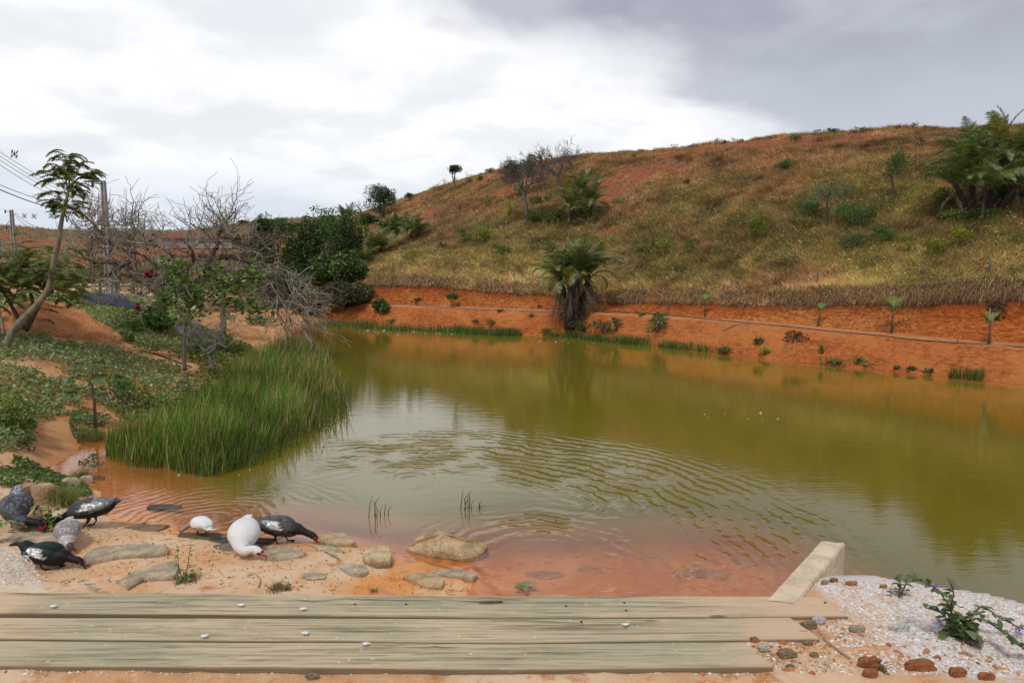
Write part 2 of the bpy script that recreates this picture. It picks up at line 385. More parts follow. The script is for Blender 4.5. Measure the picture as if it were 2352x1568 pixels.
def emb_h(x, y):
    xr = lerpx(WR0, WR1, y) + 0.06; xl = lerpx(WL0, WL1, y) - 0.03
    yR = np.interp(x, erx, ery); yR += fbm(x, y, 3.0, 3, 2) * 0.12
    yL = np.interp(x, [-9, -4.5, WL1.x, -2], [3.2, 3.8, WL1.y, WL1.y])
    topR = 1.088 - 0.18 * sstep(3.35, 4.0, y) + 0.03 * fbm(x, y, 4, 4, 1)
    topR = topR - 0.035 * sstep(3.0, 2.6, y) * 0 + 0.05 * np.clip(fbm(x, y, 1.2, 3, 3), -1, 1)
    topL = 1.05 + 0.02 * fbm(x, y, 5, 4, 4)
    d = y - yR; zr = topR - np.maximum(d, 0) * 1.5 - np.maximum(d + 0.2, 0) * 0.1
    d2 = y - yL; zl = topL - np.maximum(d2, 0) * 6.0
    front = y < 2.78
    inR = x > xr; inL = x < xl
    out = np.full(x.shape, -9.0)
    out = np.where(inR, zr, out); out = np.where(inL, zl, out)
    out = np.where(front, 1.078 + 0.025 * fbm(x, y, 6, 4, 1), out)
    return out
def ground_h(x, y):
    h = base_h(x, y)
    h = h + fbm(x, y, 1.2, 4, 5) * 0.05 * sstep(2, 12, y) + fbm(x, y, 5.0, 4, 6) * 0.03
    return np.maximum(h, emb_h(x, y))
def srow(y0, y1, k): return np.exp(np.arange(math.log(y0), math.log(y1), k))
gy = np.concatenate([[-30, -12, -5, -2, 0, 0.8, 1.2], srow(1.5, 46, 0.0105)])
ga = np.arange(-1.5, 1.5, 0.0045)
GY, GA = np.meshgrid(gy, ga, indexing='ij')
GX = GA * (np.maximum(GY, 1.5) + 0.0); GX[:7] = GA[:7] * 1.5 * np.array([14, 7, 4, 2.2, 1.3, 1.1, 1.03])[:, None]
GZ = ground_h(GX, np.maximum(GY, 1.2)); GZ[:6] = 1.06
def gridfaces(n, m_):
    i = np.arange(n - 1)[:, None] * m_; j = np.arange(m_ - 1)[None]
    return np.stack([i + j, i + j + 1, i + m_ + j + 1, i + m_ + j], -1).reshape(-1, 4)
gu, gv = proj(GX, GY, GZ)
emb = GZ > 0.85; nearz = GY < 6
white = np.where(emb & nearz & (GX > 1.0), sstep(1.25, 1.75, GX + 0.45 * (GY - 3.0) + 0.25 * fbm(GX, GY, 2.5, 3, 2)) * sstep(4.05, 3.9, GY) * sstep(2.45, 2.75, GY + 0.35 * fbm(GX, GY, 2, 3, 3)), 0)
white = np.where(emb & nearz & (GX > 1.0), white * np.clip(0.80 + 1.3 * fbm(GX, GY, 2.2, 4, 6), 0.5, 1), white)
white = np.where(emb & nearz & (GX < -1.7), 0.22 + 0.4 * sstep(-0.15, 0.2, fbm(GX, GY, 3.0, 3, 5)) * sstep(3.8, 3.5, GY), white)
white = np.where(emb & (GY < 2.9) & (GX <= 1.3), 0.16 + 0.15 * fbm(GX, GY, 2.0, 3, 1), white)
pale = np.where(emb, 0.75, sstep(10.5, 8.0, GY) * sstep(-.3, .02, GZ) * 0.9 + 0.05)
pale = np.clip(pale + fbm(GX, GY, 1.5, 3, 1) * 0.4, 0, 1)
wet = sstep(0.035, 0.0, GZ + 0.05 * fbm(GX, GY, 3, 3, 4))
mb = MB(); mb.add(np.stack([GX, GY, GZ], -1).reshape(-1, 3), gridfaces(*GX.shape), np.stack([white, pale, wet], -1).reshape(-1, 3))
ground = tag(mb.build('ground', M['soil']), kind='structure', label='orange and pale sandy soil of the bank, pond bed and embankment')
NG = mb

# ---------------------------------------------------------------- terrain: cut bank and hillside across the pond
U_ = [300, 560, 700, 840, 1000, 1180, 1300, 1500, 1700, 1900, 2100, 2352, 2700, 3300, 4200]
VS = [728, 732, 738, 744, 756, 768, 772, 792, 818, 838, 858, 882, 925, 1010, 1150]
VL = [718, 722, 722, 698, 705, 712, 715, 726, 738, 757, 776, 797, 826, 880, 960]
VT = [705, 708, 700, 652, 656, 668, 682, 692, 697, 695, 690, 677, 668, 655, 640]
VR = [540, 528, 512, 486, 432, 383, 362, 345, 324, 306, 297, 292, 285, 275, 265]
DR = [150, 128, 108, 88, 72, 61, 56, 50, 45, 41, 38, 35, 33, 32, 32]
cu = np.concatenate([np.arange(600, 2700, 4.0), np.arange(2700, 4200, 25)])
nc = len(cu)
itp = lambda T: np.interp(cu, U_, T)
vs, vl, vt, vr, dr = map(itp, (VS, VL, VT, VR, DR))
jag = lambda k, a: a * 2 * fbm(cu, cu * 0 + k, 0.012, 4, k)
vt = vt + jag(1, 5) + 6 * fbm(cu, cu * 0, 0.05, 4, 6); vr = vr + jag(2, 3); vl = vl + jag(3, 1.0)
ys = np.array([pz(u, v_, 0).y for u, v_ in zip(cu, vs)])
def col_pts(u, yy, v_):                       # arrays -> world point at depth yy on the ray u,v
    a = (u - 1176) / FPX; b = (784 - v_) / FPX; c, s = math.cos(PITCH), math.sin(PITCH)
    tt = yy / (c + b * s); return a * tt, yy, CAMZ + (b * c - s) * tt
x0, y0, z0 = col_pts(cu, ys, vs)
xl_, yl_, zl_ = col_pts(cu, ys + 1.15, vl)
xi_, yi_, zi_ = xl_ * (ys + 1.75) / (ys + 1.15), ys + 1.75, zl_ + 0.02
xt_, yt_, zt_ = col_pts(cu, ys + 2.9, vt)
xr_, yr_, zr_ = col_pts(cu, dr, vr)
rows = []; meta = []
def span(A, B, n, kind, curve=None):
    for q in range(n):
        f = q / n; g = curve(f) if curve else f
        rows.append((A[0] + (B[0] - A[0]) * f, A[1] + (B[1] - A[1]) * f, A[2] + (B[2] - A[2]) * g)); meta.append((kind, f))
under = (x0 * (ys - 2.0) / ys, ys - 2.0, np.full(nc, -0.9))
span(under, (x0, y0, z0), 8, 0)
span((x0, y0, z0), (xl_, yl_, zl_), 16, 0, lambda f: math.sin(f * PI / 2) ** 0.9 * 0.45 + f * 0.55)
span((xl_, yl_, zl_), (xi_, yi_, zi_), 5, 1)
span((xi_, yi_, zi_), (xt_, yt_, zt_), 18, 2, lambda f: f * 0.8 + 0.2 * f * f)
NH0 = len(rows)
span((xt_, yt_, zt_), (xr_, yr_, zr_), 150, 3, lambda f: 1 - (1 - f) ** 1.22)
NH1 = len(rows)
b1 = (xr_ * 1.15, yr_ * 1.15, zr_ - 0.9); b2 = (xr_ * 1.8, yr_ * 1.8, zr_ - 8)
span((xr_, yr_, zr_), b1, 8, 4); span(b1, b2, 5, 4); rows.append(b2); meta.append((4, 1))
HX = np.array([r[0] for r in rows]); HY = np.array([r[1] for r in rows]); HZ = np.array([r[2] for r in rows])
kind = np.array([k[0] for k in meta])[:, None]; ff = np.array([k[1] for k in meta])[:, None]
amp = np.where(kind == 3, 0.20 * np.minimum(1, ff * 12) * np.minimum(1, (1 - ff) * 10), 0.0)
HZ = HZ + amp * 2 * fbm(HX, HY, 0.35, 4, 2)
amp2 = np.where(kind == 2, 0.32 * np.sin(ff * PI), np.where(kind == 0, 0.22 * np.sin(np.clip(ff, 0, 1) * PI), 0))
HY = HY + np.where((kind == 2) | (kind == 0), .07, 0) * fbm(HX * 1.0, HZ * 1.6 + HX * .6, 4.5, 4, 1)
HY = HY + amp2 * 2 * fbm(HX * 1.0 + HZ * 0.8, HZ, 1.4, 4, 6)
HZ = HZ + np.where((kind == 0) | (kind == 1), 0.05, 0) * fbm(HX, HY, 2.0, 4, 1)
hu, hv = proj(HX, HY, HZ)
barep = [((1480,400,150,22,-14)),((1750,330,260,9,-4)),((1960,322,200,8,-4)),((1400,440,60,30,-30)),((1420,525,70,22,-20)),((1180,430,70,14,-20)),((1600,345,110,10,-8)),((2020,340,120,8,-6)),((1000,488,50,12,-20)),((1110,415,60,8,-20)),((1560,560,60,10,0))]
bare = np.zeros(HX.shape)
for bu, bv, ra, rb, an in barep:
    ca, sa = math.cos(R(an)), math.sin(R(an)); du, dv = hu - bu, hv - bv
    e = ((du * ca + dv * sa) / ra) ** 2 + ((-du * sa + dv * ca) / rb) ** 2
    bare = np.maximum(bare, np.exp(-e * 1.0))
bare = np.clip(bare * 0.95 + fbm(HX, HY, 0.7, 5, 3) * 1.5, 0, 1); bare = sstep(0.24, 0.72, bare)
bare = np.where(kind == 3, bare, 0)
cutm = np.where(kind <= 2, 1.0, 0.0) * np.ones(HX.shape)
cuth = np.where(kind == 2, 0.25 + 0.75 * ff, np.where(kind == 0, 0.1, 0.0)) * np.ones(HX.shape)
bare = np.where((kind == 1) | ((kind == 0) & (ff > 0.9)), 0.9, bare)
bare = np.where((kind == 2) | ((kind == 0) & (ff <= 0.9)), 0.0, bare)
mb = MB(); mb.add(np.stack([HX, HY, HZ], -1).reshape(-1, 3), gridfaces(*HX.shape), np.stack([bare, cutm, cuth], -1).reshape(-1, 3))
hill = tag(mb.build('hillside', M['hill']), kind='structure', label='grassy hillside above a raw orange earth cut with a narrow terrace')
NHILL = mb

# far hills behind the left bank
fu = np.arange(-1500, 1000, 12.0); nf = len(fu)
fvr = np.interp(fu, [-1500, -300, 0, 80, 150, 300, 450, 560, 650, 800, 1000], [480, 505, 518, 524, 530, 531, 528, 516, 506, 500, 500]) + 5 * fbm(fu, fu * 0, 0.02, 4, 3)
FX = []; FY = []; FZ = []
Ys = np.concatenate([[38.5], np.linspace(39, 100, 26), np.linspace(104, 170, 26), [200, 300, 600]])
for Y in Ys:
    f = np.clip((Y - 34) / (170 - 34), 0, 1)
    x, y, zr = col_pts(fu, np.full(nf, 170.0), fvr)
    z_ = 0.6 + (zr - 0.6) * (0.25 * f + 0.75 * sstep(0.35, 1.0, f))
    if Y > 170: z_ = zr - (Y - 170) * 0.04
    if Y < 38.8: z_ = z_ * 0 - 1.2
    a = (fu - 1176) / FPX * 1.0
    FX.append(a * Y); FY.append(np.full(nf, Y)); FZ.append(z_)
FX = np.array(FX); FY = np.array(FY); FZ = np.array(FZ); FZ += 1.6 * fbm(FX, FY, 0.05, 4, 3) * sstep(45, 90, FY) * sstep(175, 150, FY)
FZ = np.where((FX > -11) & (FY < 75), np.minimum(FZ, -0.8), FZ)
fuu, fvv = proj(FX, FY, FZ)
fb = np.zeros(FX.shape)
for bu, bv, ra, rb in [(20, 545, 60, 8), (130, 560, 110, 8), (420, 585, 130, 22), (240, 600, 80, 14), (80, 600, 120, 12), (520, 690, 60, 16)]:
    fb = np.maximum(fb, np.exp(-(((fuu - bu) / ra) ** 2 + ((fvv - bv) / rb) ** 2)))
fb = sstep(0.25, 0.6, fb + fbm(FX, FY, 0.08, 4, 1) * 0.7)
mb = MB(); mb.add(np.stack([FX, FY, FZ], -1).reshape(-1, 3), gridfaces(*FX.shape), np.stack([fb, fb * 0, fb * 0], -1).reshape(-1, 3))
farh = tag(mb.build('far_hills', M['hill']), kind='structure', label='distant brown hills with orange cuttings behind the left bank')
NFAR = mb

# ray casting onto the terrain
_v = []; _f = []; off = 0
for q in (NG, NHILL, NFAR):
    V = np.concatenate(q.v); _v.append(V); _f.append(np.concatenate(q.f[4]) + off); off += len(V)
bvh = BVHTree.FromPolygons(np.concatenate(_v).tolist(), np.concatenate(_f).tolist())
def hit(u, v_):
    d = Vector(ray(u, v_)).normalized(); r = bvh.ray_cast(Vector((0, 0, CAMZ)), d)
    return r[0] if r[0] is not None else py_(u, v_, 60)
def drop(x, y):
    r = bvh.ray_cast(Vector((x, y, 60)), Vector((0, 0, -1)))
    return r[0].z if r[0] is not None else 0.0
def pxm(p): return FPX / (p.y * math.cos(PITCH) - (p.z - CAMZ) * math.sin(PITCH))   # picture units per metre

# ---------------------------------------------------------------- water
wy = np.concatenate([srow(2.3, 42, 0.022)]); wa = np.arange(-0.9, 1.6, 0.014)
WY, WA = np.meshgrid(wy, wa, indexing='ij'); WX = WA * WY
WD = np.zeros(WX.shape)
for i in range(WX.shape[0]):
    for j in range(WX.shape[1]): WD[i, j] = -drop(WX[i, j], WY[i, j])
WD = np.clip(WD, 0, 2)
mb = MB(); mb.add(np.stack([WX, WY, WX * 0], -1).reshape(-1, 3), gridfaces(*WX.shape), np.stack([WD, WD, WD], -1).reshape(-1, 3))
m, t = newmat('pond_water')
dep = t.n('ShaderNodeSeparateColor', {0: t.n('ShaderNodeAttribute', attribute_name='Col').outputs['Color']}).outputs[0]
tc = t.n('ShaderNodeTexCoord').outputs['Object']
murk = t.math('SUBTRACT', 1.0, t.math('EXPONENT', t.math('MULTIPLY', t.math('POWER', t.math('MULTIPLY', dep, 4.2), 1.8), -1.0)))
deepc = t.mix(t.ramp(dep, 0.10, 0.34), (0.62, 0.29, 0.07), (0.180, 0.142, 0.014))
def ring(cx, cy, r0, r1, wl, amp, ang=None, sx=1.0):
    d = t.n('ShaderNodeVectorMath', {0: tc, 1: (cx, cy, 0)}, operation='SUBTRACT').outputs[0]
    wob = t.math('MULTIPLY', t.math('SUBTRACT', t.noise(tc, 0.8, 4, 0.6), 0.5), 0.75)
    dl = t.n('ShaderNodeVectorMath', {0: d}, operation='LENGTH').outputs['Value']
    dl2 = t.math('ADD', dl, wob)
    wv = t.math('SINE', t.math('MULTIPLY', dl2, 2 * PI / wl))
    env = t.math('MULTIPLY', t.ramp(dl, r0 * 0.8, r0 * 1.2 + 0.1), t.ramp(dl, r1, r1 * 0.65))
    env = t.math('MULTIPLY', env, t.ramp(t.noise(tc, 1.1, 4, 0.6), 0.36, 0.62))
    return t.math('MULTIPLY', t.math('MULTIPLY', wv, env), amp)
h = t.math('MULTIPLY', ring(-1.3, 6.6, 2.4, 5.3, 0.20, 0.0056), t.ramp(t.n('ShaderNodeSeparateXYZ', {0: tc}).outputs[0], -3.4, -1.6))
h = t.math('ADD', h, ring(0.3, 6.1, 0.5, 1.7, 0.19, 0.0028))
h = t.math('ADD', h, ring(-3.3, 7.2, 0.15, 1.8, 0.13, 0.0020))
h = t.math('ADD', h, ring(-1.3, 8.6, 0.0, 0.5, 0.09, 0.0012))
fine = t.noise(t.mapping(tc, (0.8, 2.6, 1)), 2.2, 4, 0.6)
h = t.math('ADD', h, t.math('MULTIPLY', fine, 0.0020))
fine2 = t.noise(t.mapping(tc, (1.0, 2.2, 1)), 11.0, 3, 0.6)
h = t.math('ADD', h, t.math('MULTIPLY', fine2, 0.0006))
bn = t.n('ShaderNodeBump', {'Strength': 1.0, 'Distance': 1.0, 'Height': h}).outputs[0]
dif = t.n('ShaderNodeBsdfDiffuse', {0: deepc}).outputs[0]
tr = t.n('ShaderNodeBsdfTransparent', {0: (1.0, 0.95, 0.9, 1)}).outputs[0]
body = t.n('ShaderNodeMixShader', {0: murk, 1: tr, 2: dif}).outputs[0]
gl = t.n('ShaderNodeBsdfGlossy', {0: (1, 1, 1, 1), 1: 0.015, 'Normal': bn}).outputs[0]
fr = t.n('ShaderNodeFresnel', {0: 1.66, 'Normal': bn}).outputs[0]
finish(t, t.n('ShaderNodeMixShader', {0: fr, 1: body, 2: gl}).outputs[0])
water = tag(mb.build('water', m), kind='structure', label='murky olive green pond water with ripple rings')

# ================================================================ vegetation as ground cover (stuff)
def sample_grid(X, Y, Z, n, rowlo, rowhi, wfun=None):
    """n points spread roughly evenly over the picture on a terrain grid, rows rowlo..rowhi; returns pts"""
    i = rng.uniform(rowlo, rowhi - 1.001, n); j = rng.uniform(0, X.shape[1] - 1.001, n)
    a, b = i.astype(int), j.astype(int); fi, fj = i - a, j - b
    def L(G): return (G[a, b] * (1 - fi) * (1 - fj) + G[a + 1, b] * fi * (1 - fj) + G[a, b + 1] * (1 - fi) * fj + G[a + 1, b + 1] * fi * fj)
    return np.stack([L(X), L(Y), L(Z)], -1), L

TAN = [(0.36, 0.255, 0.115), (0.30, 0.20, 0.10), (0.24, 0.15, 0.085)]
# --- hillside grass
N = 380000
P, L = sample_grid(HX, HY, HZ, N, NH0 - 1, NH1)
br = L(bare); u_, v_ = proj(P[:, 0], P[:, 1], P[:, 2])
vtop = np.interp(u_, cu, vt); vrid = np.interp(u_, cu, vr); frac = np.clip((vtop - v_) / (vtop - vrid + 1e-6), 0, 1)
tuft = fbm(P[:, 0], P[:, 1], 1.1, 4, 4)
keep = (u_ < 2700) & (rng.random(N) > br * 0.86) & (rng.random(N) < 0.66 + 1.5 * tuft + 0.3 * (1 - frac))
P = P[keep]; frac = frac[keep]; tuft = tuft[keep]; br = br[keep]; uu = u_[keep]; vv = v_[keep]; n = len(P)
gr = fbm(P[:, 0], P[:, 1], 0.22, 4, 7)
greenzone = np.zeros(n)
for gu_, gv_, ra, rb in [(2050, 520, 350, 90), (1300, 540, 240, 50), (1150, 540, 120, 40), (1450, 590, 300, 50), (960, 600, 140, 50), (2200, 590, 260, 60), (1700, 520, 130, 60), (1000, 430, 120, 12)]:
    greenzone = np.maximum(greenzone, np.exp(-(((uu - gu_) / ra) ** 2 + ((vv - gv_) / rb) ** 2)))
gfac = sstep(0.05, 0.6, greenzone * 0.75 + gr * 1.3 + 0.28 * (1 - frac))
c0 = np.where((rng.random(n) < gfac * 0.8)[:, None], pick([(0.24, 0.21, 0.075), (0.16, 0.165, 0.05), (0.33, 0.27, 0.11), (0.36, 0.28, 0.13)], n), pick([(0.44, 0.30, 0.15), (0.34, 0.20, 0.11), (0.26, 0.14, 0.09), (0.38, 0.25, 0.13)], n))
h = (0.10 + 0.26 * np.clip(tuft + 0.45, 0, 1)) * rng.uniform(0.6, 1.3, n) * (1 - 0.5 * br)
c0 = c0 * np.array([1.26, 1.17, 1.15]) * (1 + 1.5 * np.clip(fbm(P[:, 0], P[:, 1], 0.6, 3, 1), -.35, .35) + 1.0 * np.clip(fbm(P[:, 0], P[:, 1], 2.4, 2, 5), -.35, .35))[:, None] * (1 + 0.8 * sstep(.45, .05, frac))[:, None]
mb = MB()
for q in range(3):
    dp_ = P + np.stack([rng.normal(0, .07, n), rng.normal(0, .07, n), np.full(n, -0.03)], 1)
    lean = np.stack([rng.normal(-0.15, .75, n), rng.normal(-0.1, .6, n), rng.uniform(-.4, 0.0, n)], 1)
    blades(mb, dp_, h * rng.uniform(0.7, 1.2, n), 0.016 + P[:, 1] * 0.0007, lean, varcol(c0, n, 0.2, 0.07), two=False)
tag(mb.build('hillside_grass', M['dry']), 'dry tan and green grass covering the hillside', 'grass', kind='stuff')

kk = np.where((gfac > 0.62) & (rng.random(n) < .22) & (fbm(P[:, 0], P[:, 1], 0.8, 3, 2) > -0.02))[0]
Q = np.repeat(P[kk], 2, axis=0) + rng.normal(0, .12, (2 * len(kk), 3)); Q[:, 2] += rng.uniform(0, .32, len(Q))
mb = MB(); leaves(mb, Q, 0.05 + Q[:, 1] * 0.0014, varcol(pick([(0.16, 0.19, 0.045), (0.24, 0.25, 0.07), (0.11, 0.14, 0.04), (0.32, 0.30, 0.09)], len(Q)), len(Q), .3), flat=.3)
tag(mb.build('undergrowth', M['leaf']), 'low green weeds mixed into the hillside grass', 'weeds', kind='stuff')

# --- fringe of dead grass hanging over the cut
n = 70000
j = rng.uniform(0, nc - 1.001, n); a = j.astype(int); fj = j - a
def Lr(G, row): return G[row, a] * (1 - fj) + G[row, a + 1] * fj
P = np.stack([Lr(HX, NH0), Lr(HY, NH0), Lr(HZ, NH0)], 1)
u_, _ = proj(P[:, 0], P[:, 1], P[:, 2]); k = (u_ > 820) & (u_ < 2650); P = P[k]; P = P[rng.random(len(P)) < np.clip(.75 + 2.2 * fbm(P[:, 0], P[:, 1], 1.6, 4, 5), .12, 1)]; n = len(P)
dens = fbm(P[:, 0], P[:, 1], 0.9, 3, 3); back = rng.uniform(0, 1, n) ** 1.3
P[:, 1] += back * 0.9 - 0.12 + 0.3 * dens; P[:, 2] += back * 0.40 + rng.uniform(-0.02, 0.12, n) + .10 * dens
mb = MB()
ln = (0.10 + 0.30 * np.clip(dens + 0.5, 0, 1)) * rng.uniform(0.6, 1.4, n) * np.where(P[:, 0] > 5, 1.15, 1.0)
az = rng.uniform(0, PI, n); side = np.stack([np.cos(az), np.sin(az) * 0.3, np.zeros(n)], 1) * (0.004 + P[:, 1] * 0.0004)[:, None]
out = np.stack([rng.normal(-0.12, .6, n), -rng.uniform(0.3, 0.9, n), np.zeros(n)], 1)
mid = P + out * (ln * 0.45)[:, None] + np.array([0, 0, 1.0]) * (ln * rng.uniform(-0.35, 0.35, n))[:, None]
tip = P + out * (ln * 0.85)[:, None] - np.array([0, 0, 1.0]) * (ln * rng.uniform(0.0, 1.0, n) * (1.1 - back))[:, None]
V = np.stack([P - side, P + side, mid + side * .8, mid - side * .8, tip], 1).reshape(-1, 3)
cols = varcol(np.where((rng.random(n) < 0.42 + 0.5 * back)[:, None], pick(TAN, n), pick([(0.24, 0.14, 0.095), (0.19, 0.11, 0.075), (0.33, 0.21, 0.13)], n)), n, 0.3, 0.08)
b = np.arange(n)[:, None] * 5
mb.add(V, b + np.array([[0, 1, 2, 3]]), np.repeat(cols, 5, axis=0)); mb.f.setdefault(3, []).append(b + np.array([[3, 2, 4]]))
tag(mb.build('hanging_grass', M['dry']), 'brown dead grass drooping over the top edge of the orange cut', 'grass', kind='stuff')

# --- reed bed at the left
def poly_sample(poly, n, z=0.0, k_=3):
    us = [p[0] for p in poly]; vs_ = [p[1] for p in poly]
    U = rng.uniform(min(us), max(us), n * k_); V = rng.uniform(min(vs_), max(vs_), n * k_)
    m_ = inpoly(U, V, poly); U, V = U[m_][:n], V[m_][:n]
    d0 = np.array([[*pz(u, v_, z)] for u, v_ in zip(U, V)])
    return d0, U, V
reedpoly = [(238,1045),(300,1072),(380,1078),(470,1098),(560,1075),(600,1040),(660,1016),(730,985),(790,958),(790,905),(770,860),(735,815),(705,790),(665,785),(610,820),(545,870),(470,930),(380,982),(300,1015),(250,1025)]
P, U, V = poly_sample(reedpoly, 32000)
zg = np.maximum(ground_h(P[:, 0], P[:, 1]), -0.5)
P[:, 2] = np.minimum(zg, 0.25); P[:, 2] = np.where(zg > 0, zg, -0.03)
n = len(P)
cl = fbm(P[:, 0], P[:, 1], 1.5, 4, 2); edge_ = sstep(600, 780, U)
front = sstep(40, 0, np.interp(U, [238, 380, 470, 600, 730, 790], [1045, 1078, 1098, 1040, 985, 958]) - V)
h = (0.37 + 0.46 * (cl + 0.3)) * rng.uniform(0.35, 1.3, n) * (1 - 0.35 * edge_) * (1 - .35 * front) * np.interp(P[:, 1], [9, 22], [1, 1.25])
kp = rng.random(n) > .45 * front + .35 * edge_; kp &= rng.random(n) < .75 + 1.2 * cl
P, U, V, cl, edge_, h = P[kp], U[kp], V[kp], cl[kp], edge_[kp], h[kp]; n = len(P)
lean = np.stack([rng.normal(0.10 + 0.06 * cl, .16, n), rng.normal(0, .18, n), np.zeros(n)], 1)
col0 = np.where((rng.random(n) < 0.16 + 0.8 * edge_ * rng.random(n))[:, None], pick([(0.20, 0.13, 0.06), (0.16, 0.15, 0.05), (0.26, 0.2, 0.10)], n), pick([(0.055, 0.115, 0.018), (0.032, 0.075, 0.014), (0.085, 0.14, 0.03), (0.13, 0.13, 0.04)], n))
mb = MB(); blades(mb, P, h, 0.007 + P[:, 1] * 0.0004, lean, varcol(col0 * np.array([1.4, 1.42, 1.15]) * (1 + 1.2 * np.clip(cl, -.4, .4))[:, None], n, 0.42, 0.12), bend=0.4, tipmul=1.6)
n = 900; P, U, V = poly_sample([(480,1100),(600,1070),(720,1010),(800,975),(810,900),(780,900),(640,1010),(470,1090)], n); n = len(P)
lean = np.stack([rng.normal(0.05, .25, n), rng.normal(0, .2, n), np.zeros(n)], 1); P[:, 2] = -0.02
blades(mb, P, rng.uniform(0.15, 0.55, n), 0.011, lean, varcol([(0.09, 0.12, 0.03)], n, 0.3), bend=0.4)
tag(mb.build('reeds', M['leaf']), 'dense bed of green reeds standing in the shallow water at the left', 'reeds', kind='stuff')

# --- low reed strip along the far shore
def shore_strip(segs, name, label, n, hh, cols, dz=0.0):
    mb = MB()
    for (u0, v0, u1, v1, th, wt) in segs:
        k_ = int(n * wt); f = rng.random(k_)
        U = u0 + (u1 - u0) * f; V = v0 + (v1 - v0) * f + rng.uniform(-th, 0, k_)
        V = np.maximum(V, 700)
        P = np.array([[*pz(a, b, 0)] for a, b in zip(U, V)]); P[:, 2] = -0.02
        gz = np.array([drop(p[0], p[1]) for p in P[::40]]);
        dn = fbm(P[:, 0], P[:, 1], 1.6, 3, 5); kk = rng.random(k_) < 0.6 + 2.2 * dn; P = P[kk]; k_ = len(P)
        lean = np.stack([rng.normal(0, .2, k_), rng.normal(0, .2, k_), np.zeros(k_)], 1)
        blades(mb, P, hh * rng.uniform(0.5, 1.3, k_), 0.01 + P[:, 1] * 0.0007, lean, varcol(pick(cols, k_), k_, 0.25, 0.08), two=False)
    return tag(mb.build(name, M['leaf']), label, 'reeds', kind='stuff')
G3 = [(0.09, 0.15, 0.03), (0.14, 0.16, 0.045), (0.06, 0.12, 0.02)]
shore_strip([(690,748,1200,776,9,.35),(560,737,880,748,14,.35),(1140,772,1195,775,8,.08),(1040,764,1185,775,8,.25),(1250,772,1500,797,7,.35),(1500,797,1760,823,4,.18),(1880,838,2040,850,3,.05),(2180,868,2260,874,4,.05)],
            'shore_reeds', 'low pale green reeds along the far waterline', 9000, 0.30, G3)

# --- ground cover on the left bank
N = 420000
P, L = sample_grid(GX[:, :int(1.2 / 0.0045)], GY[:, :int(1.2 / 0.0045)], GZ[:, :int(1.2 / 0.0045)], N, 120, GX.shape[0] - 30)
u_, v_ = proj(P[:, 0], P[:, 1], P[:, 2])
covpoly = [(-250,1110),(-250,700),(0,690),(200,672),(460,690),(480,735),(540,790),(600,785),(680,800),(560,870),(420,930),(300,985),(240,1000),(200,985),(150,955),(90,970),(60,1040),(-250,1050)]
dn = fbm(P[:, 0], P[:, 1], 0.55, 4, 2) + 0.5 * fbm(P[:, 0], P[:, 1], 2.2, 3, 1)
path = np.zeros(N)
for a_, b_ in [((250,905),(120,870)),((620,660+150),(800-200,700+90)),((300,800),(440,845)),((380,812),(150,790)),((160,940),(260,960)),((200,930),(330,1000)),((470,735),(600,800))]:
    A = np.array(a_, float); B = np.array(b_, float); dd = B - A; tt = np.clip(((u_ - A[0]) * dd[0] + (v_ - A[1]) * dd[1]) / (dd @ dd), 0, 1)
    path = np.maximum(path, np.exp(-(((u_ - A[0] - tt * dd[0]) ** 2 + ((v_ - A[1] - tt * dd[1]) * 2) ** 2) / 22 ** 2)))
keep = inpoly(u_, v_, covpoly) & (rng.random(N) < sstep(-0.25, 0.10, dn - 0.6 * path + 0.08)) & (P[:, 2] > 0.03)
P = P[keep]; dn = dn[keep]; n = len(P); uu = u_[keep]
hh = np.clip(0.10 + 0.35 * fbm(P[:, 0], P[:, 1], 1.5, 3, 6) + 0.10 * rng.random(n), 0.01, 0.4)
P[:, 2] += hh * rng.random(n) ** 0.5
silver = sstep(-0.05, 0.15, fbm(P[:, 0], P[:, 1], 0.4, 3, 4) + 0.12 - (uu > 420) * 0.2)
cols = np.where((rng.random(n) < silver)[:, None], pick([(0.26, 0.32, 0.14), (0.18, 0.25, 0.09), (0.36, 0.40, 0.22)], n), pick([(0.12, 0.19, 0.035), (0.19, 0.24, 0.05), (0.08, 0.13, 0.03), (0.25, 0.20, 0.07)], n))
mb = MB(); leaves(mb, P, 0.034 + P[:, 1] * 0.0026, varcol(cols, n, 0.25, 0.08), flat=0.4, aspect=0.6)
# small patches by the rocks
for (u, v_, ra, rb, k_) in [(90,1090,110,24,2600),(140,1112,60,20,1500),(60,1078,80,12,900),(205,985,45,25,2000),(175,1120,35,15,800),(20,1125,40,12,500),(150,1085,60,14,1000)]:
    r_ = np.sqrt(rng.random(k_)); th = rng.uniform(0, 2 * PI, k_)
    Q = np.array([[*pz(u + ra * a * math.cos(b), v_ + rb * a * math.sin(b), 0.1)] for a, b in zip(r_, th)])
    Q[:, 2] = ground_h(Q[:, 0], Q[:, 1]); kk = (Q[:, 2] > 0.0) & (fbm(Q[:, 0], Q[:, 1], 2.5, 3, 2) > -0.1); Q = Q[kk]
    Q[:, 2] += rng.uniform(0, 0.07, len(Q))
    leaves(mb, Q, 0.045, varcol(pick([(0.12, 0.19, 0.05), (0.20, 0.24, 0.09), (0.09, 0.14, 0.04)], len(Q)), len(Q)), flat=0.4, aspect=0.5)
tag(mb.build('ground_cover', M['leaf']), 'creeping green and silvery plants covering the left bank', 'ground cover', kind='stuff')

